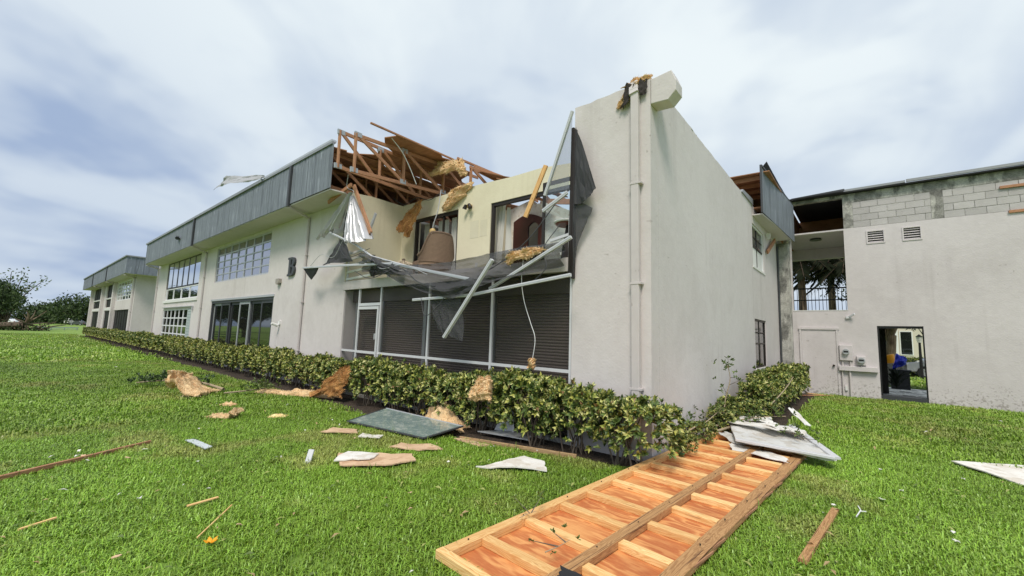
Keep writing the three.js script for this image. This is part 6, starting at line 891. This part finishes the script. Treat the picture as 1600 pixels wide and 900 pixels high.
// ---------------------------------------------------------------- grass
{
  const inPoly = (pts, x, z) => { let c = false; for (let i = 0, j = pts.length - 1; i < pts.length; j = i++) { const [a, b] = pts[i], [d, e] = pts[j]; if ((b > z) !== (e > z) && x < (d - a) * (z - b) / (e - b) + a) c = !c; } return c; };
  const keep = [[[-0.17, 3.42], [0.24, -3.1], [1.59, -2.9], [1.18, 3.52]], [[-4.7, 1.66], [-2.88, 1.48], [-2.83, 0.8], [-4.8, 0.86]], [[-2.52, 2.96], [-2.92, 2.76], [-2.72, 2.5], [-2.35, 2.16], [-2.12, 2.26], [-2.2, 2.6]], [[-1.38, 1.82], [-1.28, 1.5], [-1.22, 1.18], [-0.94, 1.17], [-0.74, 1.4], [-0.88, 1.46]], [[-4.24, 2.33], [-4.38, 2.1], [-4.12, 1.9], [-3.9, 2.02]], [[-2.83, 2.06], [-2.88, 1.86], [-2.62, 1.62], [-2.32, 1.64], [-2.47, 1.86]], [[3.16, -3.12], [3.7, -3.5], [5.1, -4.2], [5.0, -2.25], [3.76, -2.3]], [[-10.2, 2.5], [-9.5, 2.3], [-9.2, 3.0], [-9.9, 3.3]], [[1.5, -1.5], [1.8, -1.5], [1.3, -2.9], [1.0, -2.9]]];
  const bedLine = (x) => (x > -0.8 ? lerp(0.62, 0.35, (x + 0.8) / 1.15) : x > -2.6 ? lerp(1.0, 0.62, (x + 2.6) / 1.8) : x > -12 ? 1.06 : 1.12);
  const edge = rng(5), ok = (x, z) => { const w = (fbm(x * 2.5, z * 2.5, 91, 3) - 0.5) * 0.25; if (x < 0.4 && z < bedLine(x) + w) return false; if (x < 1.0 + w && z < 0.35 && z > WZ) return false; if (z < WZ + 0.03 && z > WZ - 3.2) return false; if (z <= WZ - 3.2 && (x < 2 || (x > 2.4 && x < 4.9 && z > -17.5))) return false; for (const p of keep) if (inPoly(p, x, z)) return false; return true; };
  const tuft = (seed, n, spread, h, w) => { const r = rng(seed), L = new Leaves(); for (let k = 0; k < n; k++) { const a = r() * 6.283, q = Math.sqrt(r()) * spread, b = V(Math.cos(a) * q, 0, Math.sin(a) * q), lean = 0.35 + r() * 1.15, an = r() * 6.283, hh = h * (0.55 + r() * 0.75), o = V(Math.cos(an), 0, Math.sin(an)), s = V(-o.z, 0, o.x).multiplyScalar(w * (0.6 + r() * 0.6) / 2), m = b.clone().addScaledVector(o, hh * lean * 0.35).add(V(0, hh * 0.62, 0)), t = b.clone().addScaledVector(o, hh * lean * 0.95).add(V(0, hh * (1.0 - 0.42 * lean), 0)), g = 0.66 + r() * 0.72, c = r() < 0.07 ? [0.9 * g, 0.75 * g, 0.45 * g] : [g * (0.9 + r() * 0.2), g, g * 0.9];
    const s2 = s.clone().multiplyScalar(0.75); L.tri(b.clone().sub(s), b.clone().add(s), m.clone().add(s2), c); L.tri(b.clone().sub(s), m.clone().add(s2), m.clone().sub(s2), c); L.tri(m.clone().sub(s2), m.clone().add(s2), t, c); } return L.geo(); };
  const gm = M({ vertexColors: true, roughness: 0.42 });
  const field = (label, seed, n, dens, r0, r1, tf, sc) => { // tufts scattered over a ring round the viewpoint's patch of lawn
    const r = rng(seed), pts = []; const cx = 2.2, cz = 5.6;
    for (let k = 0; k < n; k++) { const a = r() * 6.283, d = Math.sqrt(lerp(r0 * r0, r1 * r1, r())), x = cx + Math.cos(a) * d, z = cz + Math.sin(a) * d; const fx = x - cx, fz = z - cz, f = -0.641 * fx - 0.76 * fz, s = 0.766 * fx - 0.642 * fz; if (f < -0.5 || Math.abs(s) > f * 1.5 + 3) continue; if (x > 11 || z < -36 || !ok(x, z)) continue; pts.push([x, z]); }
    const im = new THREE.InstancedMesh(tf, gm, pts.length), m = new THREE.Matrix4(), q = new THREE.Quaternion(), col = new THREE.Color(), up = V(0, 1, 0);
    pts.forEach(([x, z], i) => { const g = sc * (0.75 + r() * 0.5) * (0.85 + 0.4 * fbm(x * 0.9, z * 0.9, 301, 3)); q.setFromAxisAngle(up, r() * 6.283); m.compose(V(x, -0.004, z), q, V(g, g * (0.75 + 0.6 * fbm(x * 1.7, z * 1.7, 305, 3)), g)); im.setMatrixAt(i, m);
      const p = fbm(x * 0.55, z * 0.55, 311, 4), y = smooth(0.50, 0.72, fbm(x * 1.6 + 9, z * 1.6, 317, 4)) * 0.75 * smooth(0.3, 0.6, fbm(x * 0.4, z * 0.4 + 3, 319, 3)), b = 0.70 + 0.95 * p + (r() - 0.5) * 0.24; col.setRGB(lerp(0.180, 0.28, y) * b, lerp(0.295, 0.295, y) * b, lerp(0.034, 0.085, y) * b); im.setColorAt(i, col); });
    im.name = numbered('grass'); im.userData.kind = 'stuff'; tag(im, label, 'grass'); im.castShadow = im.receiveShadow = true; scene.add(im);
  };
  { // leaves, twig ends and flecks of board blown over the lawn
    const r = rng(707), L = new Leaves(); L.leaf(V(0, 0, 0), V(1, 0.12, 0).normalize(), V(0, 1, 0), 0.06, 0.024, [1, 1, 1]);
    const N = 1500, im = new THREE.InstancedMesh(L.geo(), MAT.leaf, N), m = new THREE.Matrix4(), q = new THREE.Quaternion(), e = new THREE.Euler(), c = new THREE.Color(), K = [[0.30, 0.33, 0.09], [0.10, 0.15, 0.03], [0.36, 0.26, 0.12], [0.62, 0.60, 0.55], [0.05, 0.08, 0.02]];
    for (let i = 0; i < N; i++) { let x, z; do { const h = r(); if (h < 0.5) { x = 2 - Math.pow(r(), 1.5) * 14; z = 1 + r() * 5; } else if (h < 0.75) { x = -1 - r() * 14; z = bedLine(x) + Math.pow(r(), 2) * 1.2; } else { x = 1 + r() * 5; z = 3 - r() * 13; } } while (!ok(x, z)); const s = 0.5 + r() * 0.9; e.set((r() - 0.5) * 0.9, r() * 6.283, (r() - 0.5) * 0.7); m.compose(V(x, 0.045 + r() * 0.025, z), q.setFromEuler(e), V(s, s, s)); im.setMatrixAt(i, m); const k = K[Math.floor(r() * r() * 5)]; im.setColorAt(i, c.setRGB(...k)); }
    im.name = numbered('leaf_litter'); im.userData.kind = 'stuff'; tag(im, 'leaves and small flecks blown over the lawn', 'leaf litter'); im.castShadow = im.receiveShadow = true; scene.add(im);
  }
  field('bright green grass blades on the near lawn', 1, 150000, 0, 1.6, 9, tuft(1, 13, 0.06, 0.062, 0.0088), 0.95);
  field('longer loose grass blades standing out of the near lawn', 4, 7000, 0, 1.6, 8, tuft(5, 4, 0.05, 0.115, 0.0085), 1.0);
  field('green grass on the middle of the lawn', 2, 260000, 0, 9, 24, tuft(2, 10, 0.10, 0.066, 0.014), 1.1);
  field('green grass over the far lawn', 3, 200000, 0, 24, 70, tuft(3, 9, 0.26, 0.085, 0.026), 1.35);
}
renderer.render(scene, camera);
